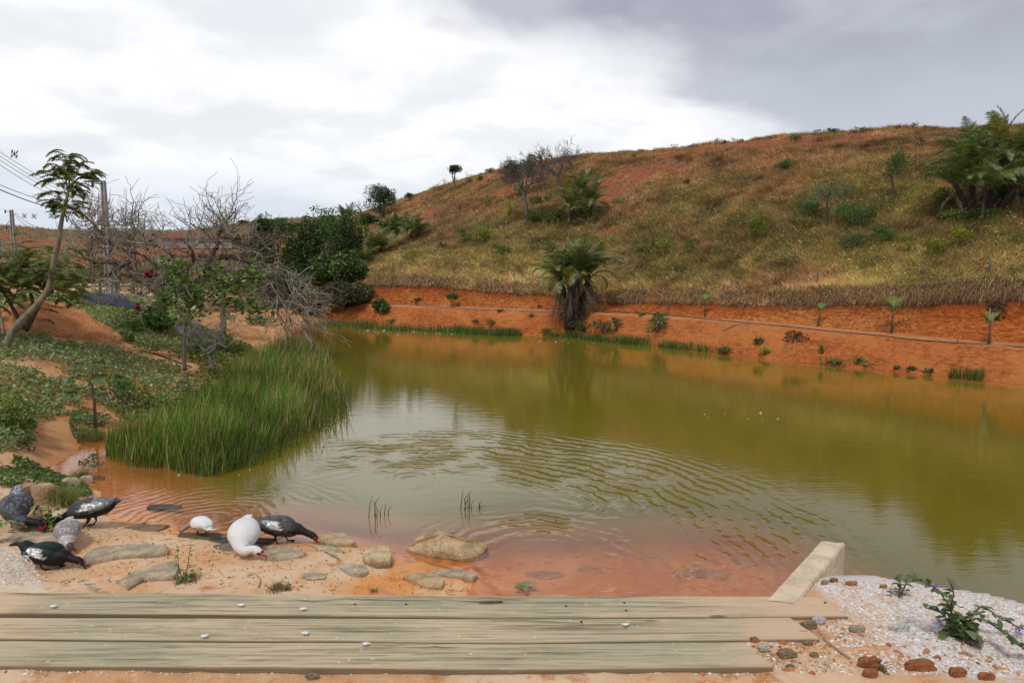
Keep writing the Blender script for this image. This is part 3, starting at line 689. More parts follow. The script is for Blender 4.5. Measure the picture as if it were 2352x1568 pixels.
# ================================================================ plants
DK = [(0.03, 0.058, 0.014), (0.05, 0.088, 0.022), (0.075, 0.12, 0.03)]
MD = [(0.10, 0.16, 0.035), (0.14, 0.21, 0.05), (0.06, 0.105, 0.025)]
YG = [(0.22, 0.26, 0.04), (0.15, 0.20, 0.04), (0.32, 0.31, 0.05)]
PALE = [(0.15, 0.18, 0.09), (0.20, 0.22, 0.12), (0.10, 0.14, 0.06)]
OLV = [(0.07, 0.075, 0.035), (0.10, 0.095, 0.05), (0.05, 0.055, 0.025)]
YEL = [(0.46, 0.42, 0.04), (0.22, 0.24, 0.03), (0.12, 0.16, 0.03)]

def crown_mesh(mb, rx, ry, rz, zc, nleaf, size, cols, lobes=9, fill=0.25, flat=0.2, gap=0.0, k=0, aspect=0.55, low=False):
    per = nleaf // lobes
    for q in range(lobes):
        d = rng.normal(size=3); d /= np.linalg.norm(d); d[2] = d[2] if (low or q % 2 == 0) else abs(d[2]) - 0.25
        r_ = rng.uniform(0.35, 0.72)
        c = np.array([d[0] * rx * r_, d[1] * ry * r_, zc + d[2] * rz * r_]); lr = rng.uniform(0.34, 0.55)
        x = rng.normal(size=(per, 3)); x /= np.linalg.norm(x, axis=1, keepdims=True)
        rad = np.where(rng.random(per) < fill, rng.random(per) ** 0.5, rng.uniform(0.8, 1.08, per))
        p = c + x * rad[:, None] * np.array([rx, ry, rz]) * lr
        ns = fbm(p[:, 0] * 2 / rx + 5 * q, p[:, 2] * 2 / rz + p[:, 1] / ry, 1.6, 3, q % 5)
        p = p[ns > -0.12 + gap]
        tint = np.exp(rng.normal(0, 0.22))
        c_ = varcol(pick(cols, len(p)) * tint, len(p), 0.22, 0.08)
        leaves(mb, p, size, np.clip(c_, 0.004, 0.6), updir=x[ns > -0.12 + gap] * 0.6, flat=flat, aspect=aspect)

def limb(mb, p0, d, L_, r0, depth, col, curl=0.25, up=0.1, kids=3, spread=0.6, tips=None, seg=5, twig=0.004, lenf=0.68):
    """recursive branch"""
    P = [np.array(p0, float)]; d = np.array(d, float); d /= np.linalg.norm(d)
    for q in range(seg):
        d = d + rng.normal(0, curl / seg ** 0.5, 3) + np.array([0, 0, up / seg]); d /= np.linalg.norm(d)
        P.append(P[-1] + d * L_ / seg)
    P = np.array(P); r1 = max(r0 * 0.55, twig)
    tube(mb, P, np.linspace(r0, r1, len(P)), 6 if r0 > 0.03 else (4 if r0 > 0.012 else 3), col, cap=False)
    if tips is not None and depth <= 1: tips.append(P[-1]); tips.append(P[len(P) // 2])
    if depth <= 0: return
    for q in range(kids):
        f = 1.0 if q == 0 else rng.uniform(0.35, 1.0)
        i = min(int(f * seg), seg); b = P[i]
        nd = d + rng.normal(0, spread, 3); nd[2] += up
        limb(mb, b, nd, L_ * lenf * rng.uniform(0.75, 1.15), r1 * (0.95 if q == 0 else 0.7), depth - 1, col, curl, up, kids, spread, tips, max(seg - 1, 3), twig, lenf)

used_labels = set()
def shrub(u, v, w_, h_, cols, label, name='shrub', cat='shrub', n=None, stem=0.15, group=None, gap=0.0, lobes=8, size=None, mat='leaf', sink=0.1, y=None, flat=0.2, trunkw=None, z=None, aspect=0.55):
    """w_, h_ in picture units; base at picture point u, v on the terrain"""
    p = hit(u, v) if y is None else (lambda q: Vector((q.x, q.y, drop(q.x, q.y))))(py_(u, v, y))
    k = pxm(p); rx = w_ / k / 2; H = h_ / k
    crz = H * (1 - stem) / 2; zc = H * stem + crz
    size = size or max(0.035, 2.9 / k * 1.05)
    area = 4 * PI * rx * crz
    n = n or int(min(14000, max(160, area / (size * size * 0.5) * 1.25)))
    name_ = name
    root = empty(name_, p - Vector((0, 0, sink * 0.3)), 0, label, cat, group)
    mb = MB(); crown_mesh(mb, rx * 1.05, rx * 0.95, crz * 1.05, zc, n, size, cols, lobes, gap=gap, flat=flat, aspect=aspect, low=stem < 0.06)
    mb.build('crown', M[mat], root)
    mb = MB(); sw = trunkw or max(0.012, H * 0.022)
    for q in range(3 if stem < 0.25 else 2):
        d = np.array([rng.normal(0, .3 if stem < .25 else .1), rng.normal(0, .3 if stem < .25 else .1), 1.0])
        limb(mb, (0, 0, -0.1), d, H * (stem + 0.25), sw, 2, (0.16, 0.12, 0.08), 0.2, 0.3, 3, 0.7, seg=4, twig=0.006, lenf=0.5)
    mb.build('trunk', M['bark'], root)
    return root

# ---- feather leaf geometry used for palm fronds and fern-like leaves
def feather(mb, P, width, nl, lw, cols, droop=0.3, shape=0.75, hang=0.0, rach=(0.12, 0.13, 0.04), rr=0.012, sweep=0.55, k=1.0, ragged=0.15):
    """P: rachis points (m,3); leaflets on both sides"""
    P = np.asarray(P); m_ = len(P); T = np.gradient(P, axis=0); T /= np.linalg.norm(T, axis=1, keepdims=True)
    tube(mb, P, np.linspace(rr, rr * 0.25, m_), 4, rach, cap=False)
    s = np.linspace(0.14, 0.99, nl); idx = s * (m_ - 1); a = np.minimum(idx.astype(int), m_ - 2); f = (idx - a)[:, None]
    B = P[a] * (1 - f) + P[a + 1] * f; Tn = T[a] * (1 - f) + T[a + 1] * f
    up = np.array([0, 0, 1.0]); S_ = np.cross(Tn, up); S_ /= np.linalg.norm(S_, axis=1, keepdims=True) + 1e-9
    Nn = np.cross(S_, Tn)
    ln = width * np.sin(PI * np.clip(s * 0.86 + 0.12, 0, 1)) ** shape
    for sg in (-1, 1):
        L_ = ln * rng.uniform(1 - ragged, 1 + ragged, nl)
        d = S_ * sg + Tn * sweep + Nn * 0.25 + rng.normal(0, 0.07, (nl, 3)); d /= np.linalg.norm(d, axis=1, keepdims=True)
        mid = B + d * (L_ * 0.5)[:, None]; d2 = d - up * (droop + hang); d2 /= np.linalg.norm(d2, axis=1, keepdims=True)
        tip = mid + d2 * (L_ * 0.5)[:, None]
        wv = Tn * lw * 0.5
        V = np.stack([B - wv, B + wv, mid + wv * 0.9, mid - wv * 0.9, tip], 1).reshape(-1, 3)
        b = np.arange(nl)[:, None] * 5; o = mb.n
        mb.add(V, b + np.array([[0, 1, 2, 3]]), np.repeat(varcol(pick(cols, nl), nl, 0.18, 0.06), 5, axis=0))
        mb.f.setdefault(3, []).append(b + np.array([[3, 2, 4]]) + o)

def frond_mesh(name, L_, cols, arch, width, nl=34, droop=0.35, mat='glossleaf', hang=0, ragged=0.2, lw=0.036, rach=(0.15, 0.15, 0.05)):
    """frond in the x-z plane starting upward along x"""
    m_ = 12; e = arch[0]; P = [np.zeros(3)]
    for q in range(m_):
        a = R(arch[0] + (arch[1] - arch[0]) * (q / (m_ - 1)) ** 1.2); P.append(P[-1] + np.array([math.cos(a), 0, math.sin(a)]) * L_ / m_)
    mb = MB(); feather(mb, P, width, nl, lw, cols, droop, hang=hang, ragged=ragged, rach=rach, rr=0.02 * L_ / 2)
    return mb.mesh(name, M[mat])
PG = [(0.12, 0.17, 0.04), (0.18, 0.22, 0.06), (0.07, 0.11, 0.03), (0.30, 0.33, 0.17)]
PY = [(0.26, 0.25, 0.05), (0.17, 0.20, 0.04), (0.34, 0.28, 0.08)]
PDEAD = [(0.18, 0.125, 0.085), (0.11, 0.08, 0.055), (0.27, 0.21, 0.155)]
FR = [frond_mesh('frond', 2.0, PG, (86, 40), 0.42, 40), frond_mesh('frond', 2.0, PG, (74, 0), 0.44, 40, droop=.7), frond_mesh('frond', 2.0, PG + PY[:1], (56, -40), 0.42, 40, droop=.8),
      frond_mesh('frond', 2.0, PY, (78, 15), 0.42, 40, droop=.6), frond_mesh('frond', 2.0, PG, (34, -65), 0.40, 38, droop=.9), frond_mesh('frond', 2.0, PG, (64, -12), 0.40, 40, droop=0.8)]
FD = [frond_mesh('dead_frond', 2.0, PDEAD, (-25, -90), 0.26, droop=2.2, mat='dry', ragged=0.5, lw=0.03, rach=(0.18, 0.12, 0.08)),
      frond_mesh('dead_frond', 2.0, PDEAD, (-66, -91), 0.24, droop=2.6, mat='dry', ragged=0.6, lw=0.03, rach=(0.2, 0.15, 0.1))]
def put(me, name, parent, loc, az, sc, roll=0.0, tilt=0.0):
    o = bpy.data.objects.new(name, me); C.objects.link(o); o.parent = parent
    o.location = loc; o.rotation_euler = (roll, tilt, az); o.scale = (sc, sc, sc); return o
def palm(p, stems, label, nfr=16, ndead=6, sc=1.0, group=None, dry=(1, 0), trad=1.0, low=True, name='palm_tree', cat='palm'):
    """stems: list of (dx, dy, height, frond count)"""
    root = empty(name, p, 0, label, cat, group)
    for (dx, dy, H, nf_) in stems:
        mb = MB(); top = np.array([dx * 1.25, dy * 1.25, H])
        Pth = crom([(dx * 0.5, dy * 0.5, -0.2), (dx * 0.8, dy * 0.8, H * 0.4), tuple(top)], 8)
        tube(mb, Pth, trad * np.linspace(0.13, 0.09, len(Pth)) * sc ** 0.7 * (1 + 0.2 * np.sin(np.arange(len(Pth)) * 2.1)), 8, (0.07, 0.05, 0.035))
        mb.build('trunk', M['bark'], root)
        for q in range(nf_):
            az = q * 2.39996 + rng.normal(0, 0.2); lvl = q / max(1, nf_ - 1)
            me = FR[0 if lvl < 0.2 else (int(rng.choice([1, 3, 5])) if lvl < 0.6 else int(rng.choice([1, 2, 4])))]
            put(me, 'frond', root, tuple(top + np.array([0, 0, 0.05 - 0.25 * lvl * sc])), az, sc * rng.uniform(0.8, 1.15), rng.normal(0, .25), rng.normal(0, 0.14))
        for q in range(ndead // len(stems)):
            put(FD[1 if (trad > 1 and q % 5) else q % 2], 'dead_frond', root, tuple(top + np.array([0, 0, -0.15 - 0.45 * rng.random()])), rng.uniform(0, 2 * PI), sc * rng.uniform(0.5, 1.05) * min(1, .3 + H * .42), rng.normal(0, .3))
    return root

# big clump by the water
p = hit(1318, 762); p.y += 0.3; p.z = drop(p.x, p.y)
palm(p, [(-0.42, 0, 1.8, 20), (0.1, -0.2, 2.1, 20), (0.5, 0.1, 1.95, 20), (0.15, 0.4, 1.9, 10), (-0.15, -0.3, 1.6, 10)], 'big multi-stem palm with a skirt of hanging dead fronds standing at the water edge', ndead=90, sc=0.86, dry=(.95, 0), trad=1.4)
p = hit(1335, 505)
palm(p, [(-0.5, 0, .7, 20), (0.5, 0, .9, 20), (0.05, 0.2, 1.5, 20), (0.2, -.3, .3, 14)], 'dark palm clump halfway up the hillside right of the bare trees', ndead=14, sc=0.74)
p = hit(2250, 492)
palm(p, [(-0.8, -0.1, 1.0, 24), (-0.3, 0.1, 1.7, 24), (0.4, -0.2, 2.0, 24), (1.1, 0.2, 1.6, 22), (-.3, -0.6, .8, 22), (.7, -.5, 1.0, 20), (1.7, 0, 1.3, 16)], 'tall dark palm clump on the ridge at the right edge', ndead=42, sc=0.84)
for (u, v, h_, lab) in [(716, 548, 34, 'leftmost small palm above the dense bushes at the valley end'), (795, 510, 38, 'small palm on the skyline right of the bushes'), (782, 542, 34, 'short palm below the skyline palm'),
                        (905, 542, 52, 'grey-green palm left of the bright one on the slope'), (950, 550, 58, 'bright yellow-green palm on the slope below the round tree'), (865, 585, 56, 'palm on the slope above the dense bushes'),
                        (832, 612, 50, 'palm with drooping fronds beside the dense bushes'), (618, 524, 16, 'tiny far palm on the distant skyline')]:
    p = hit(u, v); k = pxm(p); H = h_ / k
    palm(p, [(-0.1 * H, 0, H * 0.18, 18), (0.16 * H, 0, H * 0.25, 16)] if h_ > 20 else [(0, 0, H * 0.5, 10)], lab, ndead=3, sc=H * 0.46)

# young planted palms on the terrace
def young(u, v, h_, lab, lean=0.0):
    p = hit(u, v); k = pxm(p); H = h_ / k
    root = empty('young_palm', p, 0, lab, 'young palm', 'young palms planted along the terrace')
    mb = MB(); tube(mb, [(0, 0, -0.1), (lean * H * 0.3, 0, H * 0.3), (lean * H * .6, 0, H * 0.62)], [0.03, 0.026, 0.018], 6, (0.14, 0.11, 0.06)); mb.build('stem', M['bark'], root)
    for q, (az, me) in enumerate([(2.8, FR[5]), (0.3, FR[0]), (3.6, FR[2]), (1.2, FR[0])]):
        put(me, 'frond', root, (lean * H * .6, 0, H * 0.6), az, H * (0.26 if q % 2 == 0 else 0.30), 0, 0)
FRY = frond_mesh('frond', 2.0, [(0.18, 0.24, 0.03), (0.14, 0.20, 0.03)], (80, 10), 0.55, 26, lw=0.10); FR_old = list(FR)
FR[0] = FRY; FR[5] = FRY
young(1619, 727, 50, 'young palm on the terrace, nearest the big waterside palm'); young(1878, 749, 52, 'slim young palm on the terrace, second from the big palm', 0.15)
young(2048, 766, 82, 'tallest bright green young palm on the terrace'); young(2270, 789, 70, 'young palm tied between stakes at the right end of the terrace')
FR[0], FR[5] = FR_old[0], FR_old[5]

# ---- trees on the hill
shrub(878, 501, 78, 80, DK, 'large round dark green tree on the skyline', 'round_tree', 'tree', stem=0.12, lobes=16, n=9000, trunkw=0.18)
shrub(1043, 419, 36, 42, DK, 'small lone round tree standing on the ridge against the sky', 'round_tree', 'tree', stem=0.38, lobes=10, n=2500, trunkw=0.07)
shrub(1176, 420, 64, 52, OLV + DK, 'dark bushy tree behind the left bare tree', 'bushy_tree', 'tree', lobes=9, n=4000)
shrub(1219, 398, 40, 44, DK, 'dark tree between the two bare trees on the ridge', 'bushy_tree', 'tree', lobes=7, n=2500)
shrub(940, 462, 24, 22, MD, 'small bush on the skyline right of the round dark tree', n=700)
def bare_tree(u, v, h_, w_, lab, lean=(0, 0), depth=6, seedcol=(0.17, 0.14, 0.12), trunk=0.4, r0=0.11, kids=3):
    p = hit(u, v); k = pxm(p); H = h_ / k; W_ = w_ / k
    root = empty('bare_tree', p, 0, lab, 'tree')
    mb = MB(); top = np.array([lean[0] * H, 0, H * trunk])
    tube(mb, crom([(0, 0, -0.2), tuple(top * 0.5 + np.array([0.05, 0, 0])), tuple(top)], 6), np.linspace(r0, r0 * 0.75, 13), 7, seedcol); mb.build('trunk', M['bark'], root)
    mb = MB()
    for q in range(6):
        a = q * 2 * PI / 6 + rng.normal(0, .3); s_ = W_ / H * 2.0
        limb(mb, top * (1 - 0.12 * (q % 3)), (math.cos(a) * s_, math.sin(a) * s_ * 0.7, 0.9), H * (1 - trunk) * 0.42, r0 * 0.45, depth - 1, seedcol, 0.30, 0.10, kids, 0.5, seg=5, twig=0.007, lenf=0.74)
    mb.build('crown', M['twig'], root); return root
bare_tree(1211, 516, 176, 130, 'leafless tree with a side limb, left of the two on the hill', (-0.05, 0), trunk=0.48, r0=0.11)
bare_tree(1284, 432, 118, 150, 'leafless spreading tree against the sky, right of the two on the hill', (-0.05, 0), trunk=0.3, r0=0.13)
bare_tree(828, 497, 44, 30, 'pale leafless tree left of the round dark tree', trunk=0.35, r0=0.10, depth=4, seedcol=(0.3, 0.29, 0.27))
bare_tree(1180, 440, 80, 60, 'thin leafless tree behind the left bare tree', trunk=0.3, r0=0.05, depth=4)

# dense bushes at the valley end
def treemass(u, vb, w_, h_, Y, cols, lab, name='dense_tree', n=9000, size=0.17, gap=0.0):
    return shrub(u, vb, w_, h_, cols, lab, name, 'tree', n=n, stem=0.02, lobes=14, size=size, y=Y, gap=gap, trunkw=0.12)
treemass(700, 722, 130, 176, 44, DK, 'tall dark green tree at the valley end, left of its twin', n=11000)
treemass(783, 700, 115, 165, 43, DK + MD[:1], 'dark green rounded tree with a lighter top right of its taller twin', n=10000)
treemass(610, 690, 90, 140, 52, DK, 'dark tree behind the twigs of the old bare tree', n=7000)
treemass(735, 600, 90, 60, 62, MD + DK, 'green trees rising behind the dense dark trees', n=4000, size=0.22)
treemass(805, 712, 110, 98, 38, MD + DK + PALE[:1], 'lighter broad-leaved tree with thin pale trunks by the cut', n=6000, size=0.19)
treemass(680, 640, 90, 70, 50, MD + YG[:1], 'lighter green tree top between the dark trees and the small palms', n=4500, size=0.2)
treemass(655, 735, 120, 90, 39, MD + DK, 'leafy tree above the water behind the drooping twigs', n=6000, size=0.17)
treemass(745, 712, 120, 90, 40, DK + MD[:1], 'dark leafy mass in the middle of the dense trees', n=6000, size=0.17)
treemass(825, 728, 70, 50, 36, MD + OLV, 'shrubby mass joining the trees to the orange cut', 'dense_bush', n=3000, size=0.15)
treemass(790, 742, 150, 66, 35.6, OLV, 'brownish olive bush along the far waterline', 'dense_bush', n=7000, size=0.15)
treemass(700, 742, 90, 50, 36.5, OLV + DK, 'dark low bush at the far left waterline', 'dense_bush', n=4000, size=0.15)
treemass(875, 725, 44, 36, 34, MD, 'small leafy bush at the left end of the orange bank', 'dense_bush', n=1500, size=0.14)
treemass(650, 560, 60, 34, 85, DK + MD, 'bushes on the far slope left of the small palms', 'dense_bush', n=2500, size=0.3)
treemass(750, 535, 50, 40, 75, MD, 'scrubby bush on the slope between the small palms', 'dense_bush', n=2500, size=0.26)
treemass(850, 560, 50, 30, 62, DK + MD, 'dark scrub between the palms on the left slope', 'dense_bush', n=2000, size=0.2)
treemass(910, 590, 70, 30, 52, MD + DK, 'dark scrub below the bright palm', 'dense_bush', n=2000, size=0.2)

HS = [ # u, v, w, h, cols, label
 (2056,462,66,122,MD,'slender young tree with clustered leaves left of the ridge palms',.3,.05),(1900,520,110,120,PALE,'pale round feathery bush in the middle of the right slope',.35,.12),
 (1960,525,110,85,MD,'dark green leafy bush right of the pale feathery one',.05,.0),(2030,560,80,60,MD,'low green bush below the slender young tree',.05,0),(1850,500,80,44,MD,'light green bush left of the pale feathery one',.05,0.02),
 (1730,555,62,72,YG,'yellowish leafy bush left of the green scrub on the slope',.1,0.05),(1800,392,54,30,MD,'small green bush high on the right slope',.05,0),(1577,426,24,16,DK,'small dark round bush alone on the middle slope',0,0),
 (1828,328,34,20,MD,'green bush on the skyline above the red patch',0,0),(1915,307,36,16,DK,'dark bush on the ridge line',0,0),(2085,585,60,56,YEL,'yellow leafed shrub, left of the yellow group on the right slope',.25,.1),
 (2145,600,70,60,YEL,'yellow leafed shrub, middle of the yellow group',.25,.08),(2205,575,60,62,YEL,'yellow leafed shrub, right of the yellow group',.25,.08),(1530,590,60,50,YG,'loose yellow-green bush right of the waterside palm crown',.2,.12),
 (1590,585,50,44,MD,'loose green bush beside the yellow-green one on the lower slope',.2,.12),(1115,563,56,50,YG,'bright green small tree on the lower slope left of centre',.25,0),(1150,585,70,30,MD,'low green bush below the bright small tree',0,.05),
 (1065,560,50,34,MD,'green scrub left of the bright small tree',0,.05),(1015,572,26,20,DK,'dark small bush on the lower left slope',0,0),(1235,512,80,42,MD+DK,'dark green bush at the foot of the left bare tree',0,0),(1275,512,60,40,DK,'dark bush touching the left side of the hillside palm',0,0),
 (1170,500,50,50,YG,'thin green undergrowth left of the bare tree trunk',.1,.12),(1195,455,30,44,MD,'ivy green clump at the fork of the left bare tree',.1,0.05),(948,598,44,30,YEL,'small yellow tree above the left end of the cut',.3,.1),(1240,470,60,30,MD,'green bush behind the hillside palm',0,0.05),
 (1120,478,40,34,MD,'small tree with sparse leaves on the left slope',.35,.15),(1080,420,22,12,MD,'small round bush below the lone tree',0,0),(1104,414,24,12,DK,'small round bush right of the lone tree',0,0),(1130,398,30,14,MD,'bush on the skyline left of the bare trees',0,0),
 (2300,470,90,90,DK+MD,'dark undergrowth at the right foot of the ridge palms',0,0),(2170,480,60,50,MD+DK,'green undergrowth at the left foot of the ridge palms',0,0),(2230,510,120,36,MD,'leafy bushes in front of the ridge palms',0,.05),(2330,560,30,26,YG,'bright green bush near the right edge of the slope',0,.05),
 (1960,570,120,40,MD+OLV,'wide low scrub under the dark green bush',0,.1),(2110,340,30,28,OLV,'thin shrub on the ridge left of the ridge palms',.2,.15),(1690,520,40,24,MD,'low bush left of the yellowish one',0,.08),(1370,350+160,30,26,MD,'bush at the right foot of the hillside palm',0,.05),
 (1455,362,20,10,MD,'tiny bush on the skyline of the middle ridge',0,0),(1665,335,8,14,DK,'tiny single sapling on the skyline',.4,0),(1350,560,44,20,YG,'yellow-green tuft above the waterside palm crown',0,.1),(1420,470,40,18,PALE,'pale weeds beside the red patch',0,.15),
 (1500,300+90,50,10,PALE,'pale weeds high on the middle slope',0,.2),(2180,580,0,0,None,'',0,0),(1480,530,30,18,MD,'small green weed clump on the middle slope',0,.1)]
for (u, v, w_, h_, cols, lab, stem, gap) in HS:
    if cols is None: continue
    shrub(u, v, w_, h_, cols, lab, 'shrub' if h_ < 60 else 'small_tree', 'shrub' if h_ < 60 else 'tree', stem=stem, gap=gap)
# thin weeds along the ridge line: one countable group
k_ = 0
for u in list(np.linspace(1350, 2120, 34)) + list(np.linspace(960, 1120, 9)):
    u = u + rng.normal(0, 8); hh_ = rng.choice([7, 9, 12, 16, 22], p=[.3, .3, .2, .12, .08]) * (1.25 if u > 1880 else 0.9)
    vv_ = np.interp(u, cu, vr) + 3; k_ += 1
    where = 'left of the bare trees' if u < 1150 else ('just right of the bare trees' if u < 1500 else ('on the middle ridge' if u < 1750 else ('above the red bare strip' if u < 1950 else 'near the ridge palms')))
    o = shrub(u, vv_, hh_ * rng.uniform(1.2, 2.6), hh_, PALE if rng.random() < .5 else OLV, 'thin weedy shrub on the skyline ' + where, 'ridge_shrub', 'shrub', n=int(30 + hh_ * 6), stem=.3, gap=.1, group='weedy shrubs along the ridge', lobes=5, size=0.08)
# plants on the orange bank
BK = [(1416,762,42,34,PALE+MD,'round leafy plant on the bank just right of the waterside palm'),(1385,768,50,40,PALE+MD,'sprawling plant touching the waterside palm'),(1510,765,70,50,PALE+MD,'tall sprawling leafy plant on the bank right of the palm'),
 (1468,725,40,14,MD,'low plant on the terrace edge right of the palm'),(1510,728,30,12,MD,'low plant on the terrace edge, second from the palm'),(1742,792,28,18,MD,'green tuft on the bank above the waterline, upper of two'),(1758,812,32,24,YG,'yellow-green tuft on the bank, lower of two'),
 (1665,808,40,14,MD,'dark green plant at the waterline left of the tufts'),(1822,785,70,26,[(0.10,0.05,0.03),(0.15,0.08,0.05)],'dead brown bush lying on the bank'),(1885,812,14,22,YG,'thin weed on the bank'),(1920,834,36,12,MD,'green tuft at the waterline, left of three'),
 (1980,838,50,18,MD+PALE,'plant with a pale dead stem at the waterline'),(2060,846,16,8,MD,'tiny tuft at the waterline between larger ones'),(2095,848,24,10,MD,'small tuft at the right waterline'),(2135,855,40,12,MD,'flat green tuft at the right waterline'),
 (1127,748,26,18,MD,'small leafy plant on the bank left of the palm'),(1095,740,20,8,MD,'tiny plant on the left bank slope'),(958,697,30,16,OLV,'dry olive tuft on the terrace at the left'),(1340,762,60,30,DK+MD,'dark undergrowth at the palm base'),(1250,765,40,18,MD,'green plant at the waterline left of the palm base'),
 (1150,715,16,8,MD,'tiny plant on the terrace edge left of the palm'),(1220,726,14,8,YG,'tiny weed on the terrace near the palm'),(900,740,30,10,MD,'small plants at the left foot of the orange bank'),(1240,705,12,10,YG,'tiny yellow weed on the cut face'),(2290,735,50,50,OLV,'dry weeds hanging on the cut at the right')]
for (u, v, w_, h_, cols, lab) in BK:
    shrub(u, v, w_, h_, cols, lab, 'bank_plant', 'plant', stem=0.05, gap=0.06, lobes=6, size=0.09, flat=0.3)
# slim tree on the terrace at the left, its stem seen against the bank
shrub(1038, 706, 34, 36, MD, 'small umbrella-shaped tree on the terrace left of the palm', 'young_tree', 'tree', stem=.5, n=350, size=0.16, lobes=5)

# far scrub and grass on the distant hills
N = 60000
P, L = sample_grid(FX, FY, FZ, N, 2, len(Ys) - 4); u_, v_ = proj(P[:, 0], P[:, 1], P[:, 2])
fbv = L(fb); kk = (rng.random(N) > fbv * 0.9) & (u_ > -300) & (P[:, 1] > 45); P = P[kk]; n = len(P)
mb = MB(); lean = np.stack([rng.normal(0, .8, n), rng.normal(0, .8, n), rng.uniform(-.4, 0, n)], 1)
g_ = fbm(P[:, 0], P[:, 1], 0.06, 4, 2)
blades(mb, P, 0.7 * rng.uniform(0.5, 1.2, n), 0.16, lean, varcol(np.where((g_ > 0.02)[:, None], pick([(0.18, 0.18, 0.07), (0.25, 0.22, 0.09)], n), pick(TAN, n)), n, 0.2), two=False)
tag(mb.build('far_grass', M['dry']), 'brownish grass on the distant hills', 'grass', kind='stuff')

# ================================================================ left bank: mound, gravel heap, poles, trees
def heap(name, lab, cat, u, v, wpx, hm, Y, mat, col, kx=2.0, dep_=0.5, seed=0):
    p = py_(u, v, Y); p.z = drop(p.x, p.y) - 0.15; k = pxm(p); rx = wpx / k / 2; ry = rx * dep_
    n_ = 130; X, Yy = np.meshgrid(np.linspace(-1.15, 1.15, n_), np.linspace(-1.15, 1.15, n_))
    r_ = np.sqrt(X ** 2 + Yy ** 2); z = hm * np.clip(1 - r_ ** kx, -0.25, 1) + hm * 0.85 * fbm(X + seed, Yy, 2.0, 5, seed) * (r_ < 1.1)
    z = z + 0.16 * np.abs(fbm(X * rx, Yy * ry, 3.0, 4, seed)); X = X * (1 + .15 * fbm(X * 0, Yy, 2.5, 3, seed))
    gh = np.maximum(base_h(X * rx + p.x, Yy * ry + p.y), -.1) - p.z; z = z + gh - .12 * (r_ > .85) - .03
    mb = MB(); mb.add(np.stack([X * rx, Yy * ry, z], -1).reshape(-1, 3), gridfaces(n_, n_), col)
    return tag(mb.build(name, M[mat], None, p), lab, cat), p
heap('earth_mound', 'heap of bare orange earth on the left bank', 'mound', 105, 745, 380, 0.85, 17.5, 'clod', (0.70, 0.29, 0.12), 1.2, 0.75, 1)
heap('gravel_heap', 'low heap of dark grey gravel behind the orange earth heap', 'gravel heap', 235, 700, 190, 0.55, 25, 'clod', (0.085, 0.095, 0.115), 1.8, 0.5, 3)
heap('sand_spit', 'pale orange sandy hump sloping into the water behind the reeds', 'sand', 530, 745, 190, 0.42, 25.5, 'clod', (0.58, 0.31, 0.13), 1.8, 0.9, 4)

def box(mb, c, s, col=(0.5, 0.5, 0.5), bev=0.0, rz=0.0):
    x, y, z = [q / 2 for q in s]; b = bev
    if b <= 0:
        V = np.array([(sx * x, sy * y, sz * z) for sz in (-1, 1) for sx, sy in ((-1, -1), (1, -1), (1, 1), (-1, 1))]); Fc = [(0, 3, 2, 1), (4, 5, 6, 7), (0, 1, 5, 4), (1, 2, 6, 5), (2, 3, 7, 6), (3, 0, 4, 7)]
    else:
        ring_ = lambda z_, i: [(sx * (x - (i if ax == 0 else 0)), sy * (y - (i if ax == 1 else 0)), z_) for sx, sy, ax in ((-1, -1, 1), (-1, -1, 0), (1, -1, 0), (1, -1, 1), (1, 1, 1), (1, 1, 0), (-1, 1, 0), (-1, 1, 1))]
        ring_ = lambda z_, i: [(-x + i, -y + b + i, z_), (-x + b + i, -y + i, z_), (x - b - i, -y + i, z_), (x - i, -y + b + i, z_), (x - i, y - b - i, z_), (x - b - i, y - i, z_), (-x + b + i, y - i, z_), (-x + i, y - b - i, z_)]
        V = np.array(ring_(-z, b * .9) + ring_(-z + b, 0) + ring_(z - b, 0) + ring_(z, b * .9)); Fc = []
        for l in range(3):
            for q in range(8): Fc.append((l * 8 + q, l * 8 + (q + 1) % 8, l * 8 + 8 + (q + 1) % 8, l * 8 + 8 + q))
        Fc += [tuple(range(7, -1, -1)), tuple(range(24, 32))]
    cs, sn = math.cos(rz), math.sin(rz); V = V @ np.array([[cs, sn, 0], [-sn, cs, 0], [0, 0, 1]])
    mb.addl(V + np.array(c), Fc, col)

